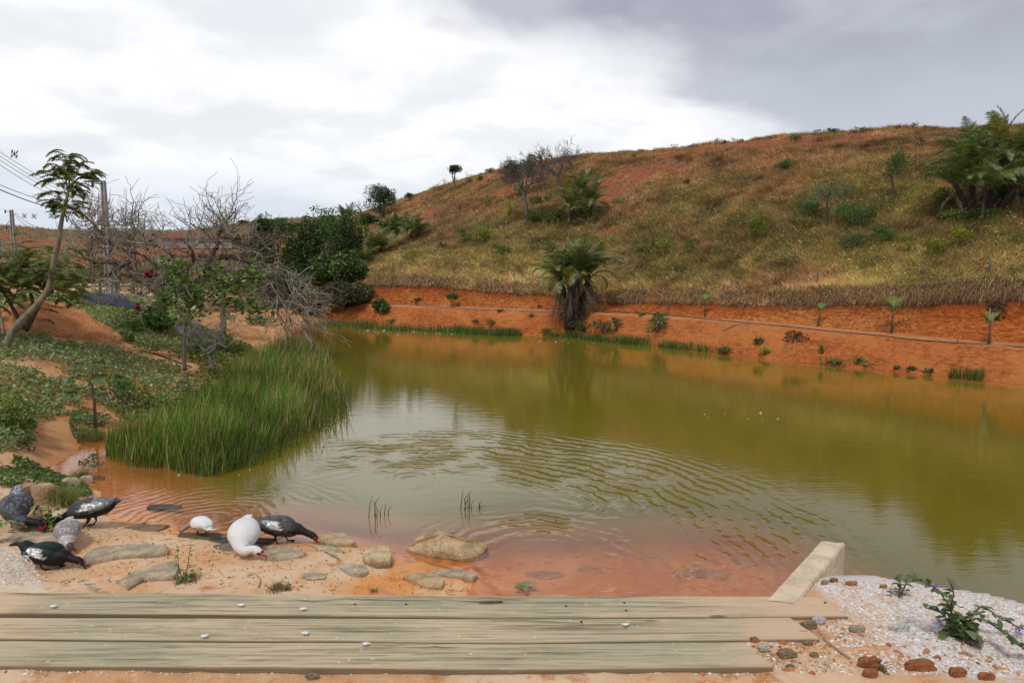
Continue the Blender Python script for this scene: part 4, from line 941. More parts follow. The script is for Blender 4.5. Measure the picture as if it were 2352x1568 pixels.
# utility poles (double-T concrete, tapered, recessed faces)
def pole(ut, vt_, ub, vb, Y, lab, w_, arms=True, grp='concrete utility poles on the left'):
    b = py_(ub, vb, Y); H = py_(ut, vt_, Y).z - b.z
    root = empty('utility_pole', b, 0, lab, 'utility pole', grp)
    mb = MB()
    for sx in (-1, 1):
        V = [];
        for z, f in ((-0.3, 1.0), (H, 0.55)):
            for dx, dy in ((-.5, -.5), (.5, -.5), (.5, .5), (-.5, .5)): V.append((sx * w_ * f * 0.40 + dx * w_ * f * 0.24, dy * w_ * f * 1.1, z))
        mb.addl(V, [(0, 1, 5, 4), (1, 2, 6, 5), (2, 3, 7, 6), (3, 0, 4, 7), (4, 5, 6, 7)], (0.5, 0.5, 0.5))
    V = []
    for z, f in ((-0.3, 1.0), (H - .002, 0.55)):
        for dx, dy in ((-.3, -.2), (.3, -.2), (.3, .2), (-.3, .2)): V.append((dx * w_ * f, dy * w_ * f, z))
    mb.addl(V, [(0, 1, 5, 4), (1, 2, 6, 5), (2, 3, 7, 6), (3, 0, 4, 7), (4, 5, 6, 7)], (0.4, 0.4, 0.4))
    box(mb, (0, 0, 0.3), (w_ * 1.05, w_ * 0.8, 0.9)); box(mb, (0, 0, H * 0.33), (w_ * .8, w_ * 0.7, H * 0.03))
    mb.build('shaft', M['pole'], root, smooth=False)
    if arms:
        for z in (H - 0.15, H * 0.72):
            mb = MB(); tube(mb, [(0, -w_ * .5, z), (-0.35, -w_ * .5, z + 0.05)], 0.02, 5); tube(mb, [(-0.35, -w_ * .5, z - 0.12), (-0.35, -w_ * .5, z + 0.14)], 0.045, 6); mb.build('bracket', M['metal'], root)
    return b, H
pole(240, 415, 253, 677, 27, 'tall concrete pole rising behind the old bare tree', 0.24)
pole(37, 482, 37, 628, 52, 'concrete pole with wire brackets left of the leaning young tree', 0.32)
pole(12, 548, 12, 600, 75, 'small distant concrete pole at the left edge', 0.24)
pole(2, 560, 2, 610, 90, 'farthest thin pole at the very left edge', 0.22)
def wire(a, b, sag, name, lab, grp, r_=0.012):
    a, b = Vector(a), Vector(b); P = [a.lerp(b, f) + Vector((0, 0, -sag * 4 * f * (1 - f))) for f in np.linspace(0, 1, 24)]
    mb = MB(); tube(mb, P, r_, 5); return tag(mb.build(name, M['wire']), lab, 'wire', grp)
for q, (v0, v1, lab) in enumerate([(330, 412, 'topmost of the four thin wires crossing the upper left sky'), (340, 420, 'second of the four thin wires in the upper left sky'), (349, 429, 'third of the four thin wires in the upper left sky'), (360, 441, 'lowest of the four thin wires in the upper left sky')]):
    wire(py_(-60, v0 - 25, 20), py_(240, v1 + 45, 27), 0.35, 'power_line', lab, 'overhead wires at the left', 0.0075)
wire(py_(-60, 407, 20), py_(241, 492, 27), 0.3, 'power_line', 'thick black cable below the thin wires', 'overhead wires at the left', 0.016)
wire(py_(-60, 398, 20), py_(241, 484, 27), 0.25, 'power_line', 'thin wire just above the thick black cable', 'overhead wires at the left', 0.010)
wire(py_(37, 492, 52), py_(240, 500, 27), 0.8, 'power_line', 'upper wire running from the far pole to the tall pole', 'overhead wires at the left', 0.016)
wire(py_(37, 498, 52), py_(240, 512, 27), 0.9, 'power_line', 'lower wire running from the far pole to the tall pole', 'overhead wires at the left', 0.016)
wire(py_(37, 528, 52), py_(241, 540, 27), 1.0, 'power_line', 'slack cable hanging low from the far pole', 'overhead wires at the left', 0.02)
wire(py_(37, 490, 52), py_(-60, 560, 70), .5, 'power_line', 'wire from the far pole towards the left edge', 'overhead wires at the left', 0.02)
def spacer(u, v, Y, sc, lab):
    p = py_(u, v, Y); mb = MB()
    for a in (35, 125, 80, 160): tube(mb, [(-sc * math.cos(R(a)), 0, -sc * math.sin(R(a))), (sc * math.cos(R(a)), 0, sc * math.sin(R(a)))], sc * 0.09, 5)
    for a in (35, 125, 215, 305): tube(mb, [(sc * math.cos(R(a)), -.03, sc * math.sin(R(a)) - .04), (sc * math.cos(R(a)), .03, sc * math.sin(R(a)) + .04)], sc * 0.16, 6)
    return tag(mb.build('wire_spacer', M['metal'], None, p), lab, 'wire spacer', 'spacers on the overhead wires')
spacer(33, 354, 22, 0.11, 'dark cross-shaped spacer holding the wires apart, upper left'); spacer(56, 496, 48, 0.15, 'small spacer on the wires right of the far pole'); spacer(78, 497, 45, 0.15, 'second small spacer on the wires right of the far pole'); spacer(118, 496, 38, 0.14, 'spacer on the wires seen beside the leaning trunk')

# fern-leaf (bipinnate) trees
def fern_leaf(mb, p0, az, L_, el0, el1, cols, pw=0.16, nl=16):
    m_ = 8; P = [np.array(p0, float)]
    for q in range(m_):
        e = R(el0 + (el1 - el0) * (q / (m_ - 1))); P.append(P[-1] + np.array([math.cos(az) * math.cos(e), math.sin(az) * math.cos(e), math.sin(e)]) * L_ / m_)
    feather(mb, P, pw, nl, L_ / nl * 1.0, cols, 0.9, shape=0.6, rr=0.004, sweep=0.25, rach=(0.13, 0.13, 0.04), ragged=0.2)
FC = [(0.15, 0.16, 0.03), (0.10, 0.12, 0.025), (0.20, 0.19, 0.03), (0.08, 0.12, 0.03)]
Y0 = 14.0
base = py_(12, 788, Y0); base.z = drop(base.x, base.y)
def rel(u, v, Y, b=None): return np.array(tuple(py_(u, v, Y) - (b or base)))
root = empty('leaning_young_tree', base, 0, 'slim leaning young tree with feathery fern-like leaves and pale curved trunk', 'tree')
mb = MB()
tr_ = crom([rel(12, 800, Y0), rel(35, 752, Y0), rel(85, 700, Y0), rel(112, 660, Y0), rel(124, 600, Y0), rel(136, 545, Y0), rel(141, 510, Y0), rel(150, 470, Y0), rel(158, 430, Y0), rel(160, 385, Y0)], 5)
tube(mb, tr_, np.interp(np.linspace(0, 1, len(tr_)), [0, .25, .55, .8, 1], [0.085, 0.062, 0.05, 0.03, 0.010]), 8, (0.34, 0.29, 0.19))
tube(mb, crom([rel(20, 790, Y0), rel(55, 740, Y0 + .1), rel(82, 712, Y0 + .2), rel(92, 690, Y0 + .3)], 5), np.linspace(0.035, 0.012, 16), 6, (0.34, 0.29, 0.19))
tube(mb, crom([rel(10, 770, Y0), rel(2, 730, Y0 + .1), rel(-4, 690, Y0 + .2)], 5), np.linspace(0.035, 0.012, 11), 6, (0.30, 0.26, 0.17))
mb.build('trunk', M['bark'], root)
mb = MB()
for (u, v, r_, k_) in [(160, 372, 25, 9), (178, 385, 35, 9), (135, 395, 30, 8), (150, 400, 35, 8), (205, 405, 25, 8), (185, 415, 40, 9), (130, 420, 35, 8), (125, 450, 35, 8), (160, 440, 35, 9), (190, 435, 30, 8), (140, 480, 35, 9), (170, 480, 35, 9), (150, 500, 30, 6), (215, 400, 20, 7), (120, 470, 20, 7), (110, 395, 15, 5), (150, 360, 10, 5)]:
    src = rel(u * 0.8 + 157 * 0.2, v - 4, Y0 + rng.normal(0, .12)); jb = rel(154, min(v + 30, 510), Y0)
    tube(mb, [jb, (jb + src) / 2 + np.array([0, 0, .02]), src], [0.012, 0.008, 0.005], 4, (0.2, 0.16, 0.08))
    for q in range(k_):
        az = rng.uniform(0, 2 * PI); sgn = 1 if u > 155 else -1
        if rng.random() < 0.6: az = (0 if sgn > 0 else PI) + rng.normal(0, 0.7)
        fern_leaf(mb, src + rng.normal(0, 0.05, 3), az, rng.uniform(0.28, 0.46), rng.uniform(0, 35), rng.uniform(-60, -15), FC, 0.11, 15)
mb.build('crown', M['leaf'], root)
base2 = py_(60, 745, 15.2); base2.z = drop(base2.x, base2.y)
root = empty('feathery_tree', base2, 0, 'broad feathery-leaved tree with dark green foliage at the left edge', 'tree')
mb = MB()
for pth in ([(60, 760), (75, 700), (60, 650), (40, 620)], [(62, 755), (95, 690), (110, 650), (130, 620)], [(55, 755), (20, 690), (0, 650)]):
    tube(mb, crom([rel(u, v, 15.2, base2) for u, v in pth], 5), np.linspace(0.05, 0.015, 5 * (len(pth) - 1) + 1), 6, (0.16, 0.13, 0.09))
mb.build('trunk', M['bark'], root)
mb = MB()
for q in range(330):
    u = rng.uniform(-60, 175); v = 625 + rng.normal(0, 34) + 0.0012 * (u - 60) ** 2
    p0 = rel(u, v, 15.2 + rng.normal(0, .7), base2)
    fern_leaf(mb, p0, rng.uniform(0, 2 * PI), rng.uniform(0.35, 0.6), rng.uniform(-5, 35), rng.uniform(-55, -15), [(0.08, 0.12, 0.03), (0.12, 0.15, 0.03), (0.17, 0.17, 0.035)], 0.13, 14)
mb.build('crown', M['leaf'], root)

# the old wide bare tree
YT = 20.0; tb = py_(366, 748, YT); tb.z = drop(tb.x, tb.y)
root = empty('old_bare_tree', tb, 0, 'wide old tree with bare grey twigs arching over the bank and water', 'tree')
BC = (0.17, 0.125, 0.095); BT = (0.44, 0.38, 0.30)
def q_(u, v, dy=0.0): return rel(u, v, YT + dy, tb)
mb = MB(); tp = crom([q_(368, 765), q_(364, 710), q_(370, 672)], 6); tube(mb, tp, np.linspace(0.24, 0.17, len(tp)), 10, BC); mb.build('trunk', M['bark'], root)
limbs = [([(370,675),(345,655),(310,635),(285,612),(250,600),(215,600),(190,588)], .13, 0), ([(320,642),(300,590),(282,575),(255,560),(225,548),(200,535)], .09, .6), ([(250,560),(222,530),(212,505),(204,480)], .05, .6),
         ([(372,678),(400,668),(440,655),(470,640),(505,625),(560,622),(610,640)], .12, -.3), ([(450,652),(470,622),(490,600),(520,592),(555,600),(590,612)], .08, .5), ([(470,622),(490,585),(500,560),(520,548),(560,548),(600,560),(640,590)], .07, .3),
         ([(498,570),(500,545),(512,520),(528,500),(540,478)], .05, .2), ([(370,672),(372,640),(360,610),(330,590),(290,575)], .08, .9), ([(380,668),(405,640),(400,600),(380,575),(350,560)], .08, 1.2), ([(420,660),(430,620),(445,590),(430,560),(400,545)], .06, -.5),
         ([(560,622),(600,640),(630,670),(655,710),(670,750)], .06, -.2), ([(560,600),(620,610),(660,640),(690,690),(700,740)], .05, .4), ([(300,600),(260,620),(230,640),(200,650)], .05, -.4), ([(340,575),(330,545),(310,530),(290,505)], .04, .5), ([(430,575),(450,560),(470,555)], .04, .8)]
mbl = MB(); mbt = MB()
for pth, r_, dy in limbs:
    n_ = len(pth); P = crom([q_(u, v, dy * i / n_ * 1.6) for i, (u, v) in enumerate(pth)], 6); P = P + rng.normal(0, 0.025, P.shape)
    tube(mbl, P, np.linspace(r_, max(r_ * 0.3, .018), len(P)), 7, BC, cap=False)
    for i in range(4, len(P)):
        if rng.random() < 0.4:
            T = P[i] - P[i - 1]; T /= np.linalg.norm(T)
            for _ in range(2):
                d = T * 0.5 + rng.normal(0, .75, 3); d[2] += 0.25 if P[i][0] < 2.0 else (-0.1 if pth[-1][1] > 690 else 0.1)
                limb(mbt, P[i], d, rng.uniform(0.45, 1.0), 0.022, 2, BT if rng.random() < .6 else BC, 0.45, 0.15 if pth[-1][1] < 690 else -0.35, 3, 0.65, seg=4, twig=0.0065, lenf=0.72)
# upright fan of twigs
for (u, v, k_, sp_, L_) in [(512, 535, 8, .45, .8), (500, 540, 5, .6, .7), (535, 545, 5, .6, .7), (205, 500, 8, .9, .9), (225, 520, 8, .8, .9), (290, 520, 10, .9, .8), (330, 545, 6, .9, .7), (160, 570, 6, .9, .8), (570, 560, 8, .7, .8)]:
    for _ in range(k_):
        limb(mbt, q_(u, v, rng.normal(.3, .2)), (rng.normal(0, sp_), rng.normal(0, sp_), 1.0), rng.uniform(.55, .85) * L_ * .8, 0.013, 2, BT, 0.22, 0.25, 3, 0.42, seg=4, twig=0.0055, lenf=0.62)
for (u, v) in [(640,600),(655,640),(670,690),(690,720),(690,745),(640,720),(620,650),(600,600),(675,660)]:
    for _ in range(4): limb(mbt, q_(u, v, rng.normal(0, .3)), (rng.normal(.35, .5), rng.normal(0, .5), rng.normal(-.35, .4)), rng.uniform(.4, .9), 0.012, 2, BT, 0.4, -0.2, 3, 0.6, seg=4, twig=0.0055)
mbl.build('limb', M['bark'], root); mbt.build('crown', M['twig'], root)
# climbing plant at its foot
shrub(355, 745, 75, 75, MD + DK, 'dark green climber with crimson flowers around the foot of the old tree', 'climbing_plant', 'plant', y=19.6, stem=0.0, size=0.085, n=2600)
def blossoms(pts, col, name, lab, sz=0.06, k_=14, spread=.12, grp=None):
    for i, (u, v, Y, where) in enumerate(pts):
        mb = MB(); leaves(mb, rng.normal(0, spread * .4, (k_ * 2, 3)), sz * 1.5, varcol([col], k_ * 2, .3), aspect=.8)
        tag(mb.build(name, M['petal'], None, py_(u, v, Y)), lab + ' ' + where, 'flowers', grp)
blossoms([(340,630,19.2,'in the fork of the trunk'),(350,626,19.2,'right of the fork cluster'),(318,707,19.2,'low on the left of the trunk')], (0.22, 0.01, 0.04), 'crimson_blossoms', 'crimson flower cluster of the climber', grp='crimson flowers of the climber')
# leafy young tree in front of it
tb2 = py_(425, 845, 13.5); tb2.z = drop(tb2.x, tb2.y)
root = empty('leafy_young_tree', tb2, 0, 'young tree with glossy green leaves on a long branch in front of the bare tree', 'tree')
mb = MB(); lf = MB()
paths = [[(425,850),(422,800),(428,740),(445,690),(450,660)], [(430,730),(470,690),(520,660),(560,640),(595,625)], [(445,690),(420,650),(405,625),(390,610)], [(450,665),(480,640),(500,620)], [(470,690),(520,690),(570,700),(600,720)], [(430,740),(400,700),(370,680)]]
for pth in paths:
    P = crom([rel(u, v, 13.5 + 0.15 * i, tb2) for i, (u, v) in enumerate(pth)], 6); tube(mb, P, np.linspace(0.04 if pth[0][1] > 800 else .022, 0.008, len(P)), 6, (0.16, 0.13, 0.09))
    if pth[0][1] < 800 or True:
        for i in range(6 if pth[0][1] < 800 else 14, len(P)):
            k_ = 20; lp = P[i] + rng.normal(0, 0.13, (k_, 3)); leaves(lf, lp, 0.135, varcol(pick([(0.10, 0.17, 0.03), (0.06, 0.11, 0.025), (0.14, 0.20, 0.04)], k_), k_), updir=np.array([0.0, 0, .2]), aspect=.42, flat=.4)
mb.build('trunk', M['bark'], root); lf.build('crown', M['glossleaf'], root)

# more plants of the left bank
LB = [(300,730,90,60,MD,'bushy green shrub right of the orange earth heap',0,.05,19),(265,715,40,26,YG,'bright leafy plant beside the dark gravel heap',0,.1,22),(455,745,100,90,MD+PALE,'tangled green shrub under the old tree',0,.1,18.5),
 (500,735,90,50,MD,'green shrub before the sandy hump',0,.05,20),(560,835,130,60,MD+PALE,'leafy shrub behind the reeds',0,.1,15.5),(640,815,110,56,MD,'broad-leaved shrub at the tip of the reed bed',0,.05,19),
 (470,845,130,80,PALE+MD,'mixed pale shrub behind the reeds',0,.12,14),(40,985,110,120,MD+YG,'bushy plant with yellowish leaves at the left edge',0,.02,9.6),(68,1028,62,52,MD+OLV,'small bushy plant on bare soil at the left',.1,.1,9.3),
 (275,845,56,78,MD,'small leafy sapling right of the big-leaved one',.35,.1,12.4),(330,870,60,40,MD,'low green bush in the middle of the left bank',0,.1,12.5),(410,870,70,36,MD,'leafy plant at the back of the reed bed',0,.05,12.8),
 (200,1010,60,36,MD+PALE,'spiky green plant at the inlet edge',0,.1,9.4),(160,770,60,30,YG,'low plant with yellow flowers below the earth heap',0,.1,15),(515,700,60,30,MD,'green brush at the far edge of the inlet',0,.05,30),
 (240,690,120,60,DK+MD,'dark trees behind the tall pole',0,.0,44),(170,640,60,44,MD+DK,'green tree behind the leaning trunk',.1,.05,60),(600,745,90,30,MD,'green reeds-like brush at the inlet behind the hump',0,.1,32),
 (330,700,130,70,DK+MD,'dark green thicket behind the old tree trunk',0,.0,36),(440,705,110,60,MD+DK,'green thicket right of the old tree trunk',0,.05,36),(120,690,120,60,MD,'green thicket behind the orange earth heap, left part',0,.05,34),(40,700,120,60,DK+MD,'dark thicket behind the feathery tree',0,.0,34),(590,700,120,50,MD+DK,'green thicket at the head of the inlet',0,.05,44),(350,755,90,40,MD+PALE,'ground shrub in front of the old tree trunk',0,.1,17.5),(545,770,60,34,MD,'small shrub on the sandy hump',0,.1,20),
 (100,545,70,34,DK+MD,'dark trees on the left skyline',0,.0,95),(60,550,46,26,DK,'dark bushes on the left skyline',0,0,95),(20,575,60,40,OLV+DK,'olive bushes below the left skyline',0,0,80),(290,735,40,40,MD,'leafy clump at the right foot of the earth heap',0,.05,18)]
for (u, v, w_, h_, cols, lab, st, gp, Y) in LB:
    shrub(u, v, w_, h_, cols, lab, 'bank_shrub', 'shrub', stem=st, gap=gp, y=Y, size=max(0.05, 3.6 / (FPX / Y)), flat=.25)
for i, (u, v, w_, h_) in enumerate([(560,512,20,10),(585,514,14,8),(640,512,40,14),(470,530,16,8),(600,535,50,16),(520,560,40,14),(420,545,30,10),(360,540,24,8),(300,548,30,12),(345,560,40,14)]):
    shrub(u, v + 3, w_, h_, DK + MD, ['tiny dark bush','small far bush','wide dark far bush','far bush','low wide far bush','olive far bush','flat far bush','minute far bush','dim far bush','broad far bush'][i] + ' on the distant hills behind the old bare tree', 'far_bush', 'bush', n=350, size=.5, lobes=5, group='bushes on the distant hills')

# big-leaved sapling
tb3 = py_(212, 872, 11.0); tb3.z = drop(tb3.x, tb3.y)
root = empty('broad_leaved_sapling', tb3, 0, 'sapling with large drooping compound leaves on a straight stem', 'sapling')
mb = MB(); tube(mb, [(0, 0, -.05), (0.01, 0, .5), (-0.01, 0, 1.0), (0.02, 0, 1.12)], [0.028, 0.022, 0.014, 0.008], 7, (0.24, 0.18, 0.13)); mb.build('stem', M['bark'], root)
def bigleaf(mb, p, d, L_, w_, col, droop=.5):
    d = np.array(d, float); d /= np.linalg.norm(d); s_ = np.cross(d, (0, 0, 1.0)); s_ /= np.linalg.norm(s_) + 1e-9; P = []; n_ = 6
    cur = np.array(p, float); dd = d.copy()
    for i in range(n_ + 1):
        f = i / n_; wd = w_ * math.sin(PI * min(1, f * .92 + .04)) ** .8
        up = np.cross(s_, dd); P += [cur - s_ * wd + up * wd * .25, cur, cur + s_ * wd + up * wd * .25]
        cur = cur + dd * L_ / n_; dd = dd - np.array([0, 0, droop / n_]); dd /= np.linalg.norm(dd)
    Fc = []
    for i in range(n_):
        for k_ in (0, 1): Fc.append((i * 3 + k_, i * 3 + k_ + 1, i * 3 + 4 + k_, i * 3 + 3 + k_))
    mb.add(np.array(P), np.array(Fc), np.clip(np.array(col) * np.exp(rng.normal(0, .18)), 0, 1))
mb = MB()
for (z, k_, r_) in [(1.08, 5, .22), (.85, 5, .30), (.62, 5, .30)]:
    for q in range(k_):
        az = q * 2 * PI / k_ + z * 5; e = np.array([math.cos(az) * r_, math.sin(az) * r_, z + .1]); tube(mb, [(0, 0, z), e * .6 + np.array([0, 0, z * .4 + .05]), e], .004, 4, (.15, .16, .06))
        for w in (-1.0, -.5, 0, .5, 1.0): bigleaf(mb, e, (math.cos(az + w), math.sin(az + w), .1), rng.uniform(.14, .22) * (1 - .25 * abs(w)), .04, [(0.07, 0.14, 0.04), (0.11, 0.19, 0.06), (0.05, 0.10, 0.035)][q % 3], 1.3)
mb.build('crown', M['glossleaf'], root)
# thin trunks and dead snag
tb4 = py_(500, 755, 26)
tag((lambda mb: (tube(mb, crom([(0, 0, -.3), (.03, 0, .5), (-.02, 0, 1.3)], 4), [.11] * 4 + [.1] * 5, 8, (.24, .24, .12)), mb.build('slim_trunk', M['bark'], None, py_(512, 752, 23.5)))[1])(MB()), 'slim greenish tree trunk on the sandy hump', 'tree trunk')
tb5 = py_(470, 845, 13.2); tb5.z = drop(tb5.x, tb5.y)
root = empty('dead_snag', tb5, 0, 'dead grey branching snag leaning over the bank shrubs', 'dead tree')
mb = MB()
for pth in ([(490,850),(478,815),(455,790),(440,770)], [(470,808),(500,790),(520,800)], [(478,815),(495,795),(490,770)]):
    P = crom([rel(u, v, 13.2, tb5) for u, v in pth], 5); tube(mb, P, np.linspace(.035, .012, len(P)), 6, (.22, .19, .17))
mb.build('trunk', M['bark'], root)
mb = MB()
for (u, v) in [(440,770),(455,790),(520,800),(490,770),(500,790),(470,780)]:
    for _ in range(4): limb(mb, rel(u, v, 13.2, tb5), (rng.normal(0, .7), rng.normal(0, .5), .5), .3, .008, 2, (.3, .27, .24), .3, .1, 3, .6, seg=3, twig=.004)
mb.build('crown', M['twig'], root)
# white tub, fence, distant building, hoses
p = hit(413, 768); k = pxm(p); mb = MB()
prof = [(0.0, .02), (.13, 0), (.15, .03), (.20, .27), (.225, .28), (.225, .30), (.19, .30), (.14, .05), (0, .05)]
V = []; ns = 24
for r_, z in prof:
    for q in range(ns): V.append((r_ * math.cos(q * 2 * PI / ns), r_ * math.sin(q * 2 * PI / ns), z))
Fc = [(i * ns + q, i * ns + (q + 1) % ns, (i + 1) * ns + (q + 1) % ns, (i + 1) * ns + q) for i in range(len(prof) - 1) for q in range(ns)]
mb.add(V, Fc); o = tag(mb.build('plastic_tub', M['plastic'], None, p + Vector((0, 0, -.02))), 'white plastic tub lying among the plants under the old tree', 'tub'); o.rotation_euler = (R(-25), R(10), 0); o.scale = (1, 1, 1)
root = empty('wooden_fence', py_(215, 668, 31), 0, 'low weathered wooden fence behind the dark gravel heap', 'fence')
for q in range(5):
    mb = MB(); box(mb, (q * .75 - 1.2, 0, .25), (.09, .09, .75), (.3, .25, .2)); mb.build('post', M['oldwood'], root, smooth=False)
for z in (.2, .38, .55):
    mb = MB(); box(mb, (.3, -.07, z), (3.4, .03, .08), (.3, .25, .2)); mb.build('rail', M['oldwood'], root, smooth=False)
hb = py_(436, 563, 110); root = empty('long_building', hb, 0, 'long low building with a dull red roof far behind the old tree', 'building')
mb = MB(); box(mb, (2, 0, .2), (11, 4, 1.6), (.5, .42, .36)); mb.build('wall', rough_mat('far_wall', (.42, .36, .32)), root, smooth=False)
mb = MB(); V = [(-3.8, -2.4, 1), (7.8, -2.4, 1), (7.8, 2.4, 1), (-3.8, 2.4, 1), (-3.8, 0, 1.9), (7.8, 0, 1.9)]; mb.addl(V, [(0, 1, 5, 4), (2, 3, 4, 5), (0, 4, 3), (1, 2, 5)]); mb.build('roof', rough_mat('far_roof', (.30, .09, .06)), root, smooth=False)
def hose(pts, r_, lab, mat='hose', name='hose', grp=None):
    P = crom([tuple(hit(u, v) + Vector((0, 0, r_ + .01))) for u, v in pts], 5); mb = MB(); tube(mb, P, r_, 6); return tag(mb.build(name, M[mat]), lab, 'hose', grp)
hose([(352,812),(400,830),(440,845)], .016, 'black irrigation hose across the middle of the left bank'); hose([(160,905),(172,900),(176,890),(170,885)], .018, 'short grey hose end curling out of the plants', 'hosegrey'); hose([(0,952),(40,942),(80,938)], .016, 'black hose under the plants at the left edge')
hp = [(1380,716),(1500,722),(1620,733),(1700,741),(1800,750),(1900,761),(2000,770),(2100,781),(2200,789),(2352,799),(2420,806)]
hose(hp, .012, 'long black irrigation pipe lying along the terrace', name='pipe'); hose([(1660,761),(1690,748),(1720,746)], .018, 'short branch pipe curving down the bank', 'hosegrey', 'pipe')
hose([(900,699),(1000,706),(1100,711),(1200,715),(1290,718)], .018, 'pale pipe along the terrace left of the palm', 'hosegrey', 'pipe')
# stakes and fence posts
def stake(u, vb, hpx, lab, name='fence_post', cat='post', grp='wooden posts in the hillside grass', r_=.035, lean=0, col=(.24, .19, .14)):
    p = hit(u, vb); H = hpx / pxm(p); mb = MB(); tube(mb, [(0, 0, -.1), (lean * H * .5, 0, H * .5), (lean * H, 0, H)], [r_, r_, r_ * .9], 6, col); return tag(mb.build(name, M['bark'], None, p), lab, cat, grp)
for u, vb, h_, l in [(1042,622,14,'leftmost grey fence post above the cut'),(920,612,12,'tiny fence post above the left end of the cut'),(1180,640,14,'short fence post left of the waterside palm'),(1621,665,24,'fence post above the first young palm'),(1780,652,26,'fence post left of the middle of the right cut'),(1877,648,26,'fence post above the second young palm'),(1983,648,30,'leaning brown fence post above the tall young palm'),(2121,640,30,'pale fence post in the right grass'),(2272,628,34,'tallest fence post near the right edge')]:
    stake(u, vb, h_, l, lean=.12 if 'leaning' in l else 0)
for u, vb, h_, l in [(2268,790,84,'left stake tied to the rightmost young palm'),(2275,791,74,'right stake tied to the rightmost young palm'),(1531,723,36,'thin stake on the terrace before the first young palm'),(2040,768,20,'short stub stake at the foot of the tall young palm'),(2199,786,20,'short stake on the pipe at the right')]:
    stake(u, vb, h_, l, 'stake', 'stake', 'thin stakes on the terrace', .014, col=(.34, .25, .17))

# ================================================================ foreground: planks, wing wall, slab, rocks
def plank_mat():
    m, t = newmat('weathered_plank')
    tc = t.n('ShaderNodeTexCoord').outputs['Object']
    tc = t.n('ShaderNodeVectorMath', {0: tc, 1: t.n('ShaderNodeCombineXYZ', {0: t.math('MULTIPLY', t.n('ShaderNodeObjectInfo').outputs['Random'], 0.35), 1: 0.0, 2: t.math('MULTIPLY', t.n('ShaderNodeObjectInfo').outputs['Random'], 9.0)}).outputs[0]}, operation='ADD').outputs[0]
    long_ = t.noise(t.mapping(tc, (0.8, 34, 34)), 2.0, 7, 0.7, 0.9)
    fine = t.noise(t.mapping(tc, (1.5, 60, 60)), 2.0, 4, 0.6, 0.2)
    blot = t.noise(tc, 1.1, 4, 0.6, 0.3); blot2 = t.noise(t.mapping(tc, (1, 2.2, 1), loc=(3, 1, 5)), 2.6, 5, 0.65, 0.3)
    saw = t.noise(t.mapping(tc, (60, 2.2, 1), (0, 0, R(22))), 2.0, 3, 0.6)
    c = t.mix(t.ramp(blot, 0.38, 0.62), (0.57, 0.47, 0.32), (0.44, 0.41, 0.28))
    c = t.mix(t.math('MULTIPLY', t.ramp(blot2, 0.54, 0.68), 0.5), c, (0.29, 0.29, 0.19))
    c = t.mix(t.math('MULTIPLY', t.ramp(blot2, 0.42, 0.28), 0.7), c, (0.60, 0.42, 0.26))
    c = t.mix(t.math('MULTIPLY', t.ramp(long_, 0.50, 0.60), 0.75), c, (0.24, 0.19, 0.115))
    c = t.mix(t.math('MULTIPLY', t.ramp(long_, 0.46, 0.36), 0.5), c, (0.66, 0.55, 0.36))
    c = t.mix(t.math('MULTIPLY', t.ramp(fine, 0.54, 0.66), 0.55), c, (0.17, 0.14, 0.09))
    c = t.mix(t.math('MULTIPLY', t.ramp(saw, 0.60, 0.74), 0.28), c, (0.58, 0.52, 0.38))
    v = t.n('ShaderNodeTexVoronoi', {'Vector': tc, 'Scale': 30.0}); vs2 = t.n('ShaderNodeSeparateColor', {0: v.outputs['Color']})
    sp_ = t.math('MULTIPLY', t.ramp(v.outputs['Distance'], 0.22, 0.12), t.ramp(vs2.outputs[0], 0.86, 0.9))
    c = t.mix(t.math('MULTIPLY', sp_, 0.8), c, (0.70, 0.64, 0.56))
    # dust blown on at the ends
    d1 = t.n('ShaderNodeSeparateXYZ', {0: tc}).outputs[0]
    dust = t.math('ADD', t.math('ABSOLUTE', t.math('ADD', d1, 0.35)), t.math('MULTIPLY', t.math('SUBTRACT', blot2, 0.5), 1.2))
    c = t.mix(t.math('MULTIPLY', t.ramp(dust, 1.35, 1.9), 0.75), c, (0.66, 0.47, 0.32))
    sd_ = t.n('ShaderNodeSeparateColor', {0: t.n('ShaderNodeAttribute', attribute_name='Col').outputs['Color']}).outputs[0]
    c = t.mix(sd_, (0.16, 0.11, 0.065), c)  # side faces darken downwards: shade of the gaps painted in, along with dirt
    rnd = t.n('ShaderNodeObjectInfo').outputs['Random']
    c = t.mix(0.55, c, t.mix(1.0, c, t.mix(rnd, (1.10, .99, .86), (.98, .96, .90)), 'MULTIPLY'))
    kn = t.n('ShaderNodeTexVoronoi', {'Vector': t.mapping(tc, (1.4, 4.5, 1)), 'Scale': 1.0}).outputs['Distance']
    c = t.mix(t.math('MULTIPLY', t.ramp(kn, 0.085, 0.03), 0.8), c, (0.15, 0.10, 0.06))
    hgt = t.math('ADD', t.math('MULTIPLY', long_, -0.5), t.math('MULTIPLY', saw, 0.12))
    bn = t.n('ShaderNodeBump', {'Strength': 0.5, 'Distance': 0.01, 'Height': hgt}).outputs[0]
    finish(t, t.n('ShaderNodeBsdfPrincipled', {'Base Color': c, 'Roughness': 0.85, 'Specular IOR Level': 0.2, 'Normal': bn}).outputs[0]); return m
M['plank'] = plank_mat()
ZP = 1.105
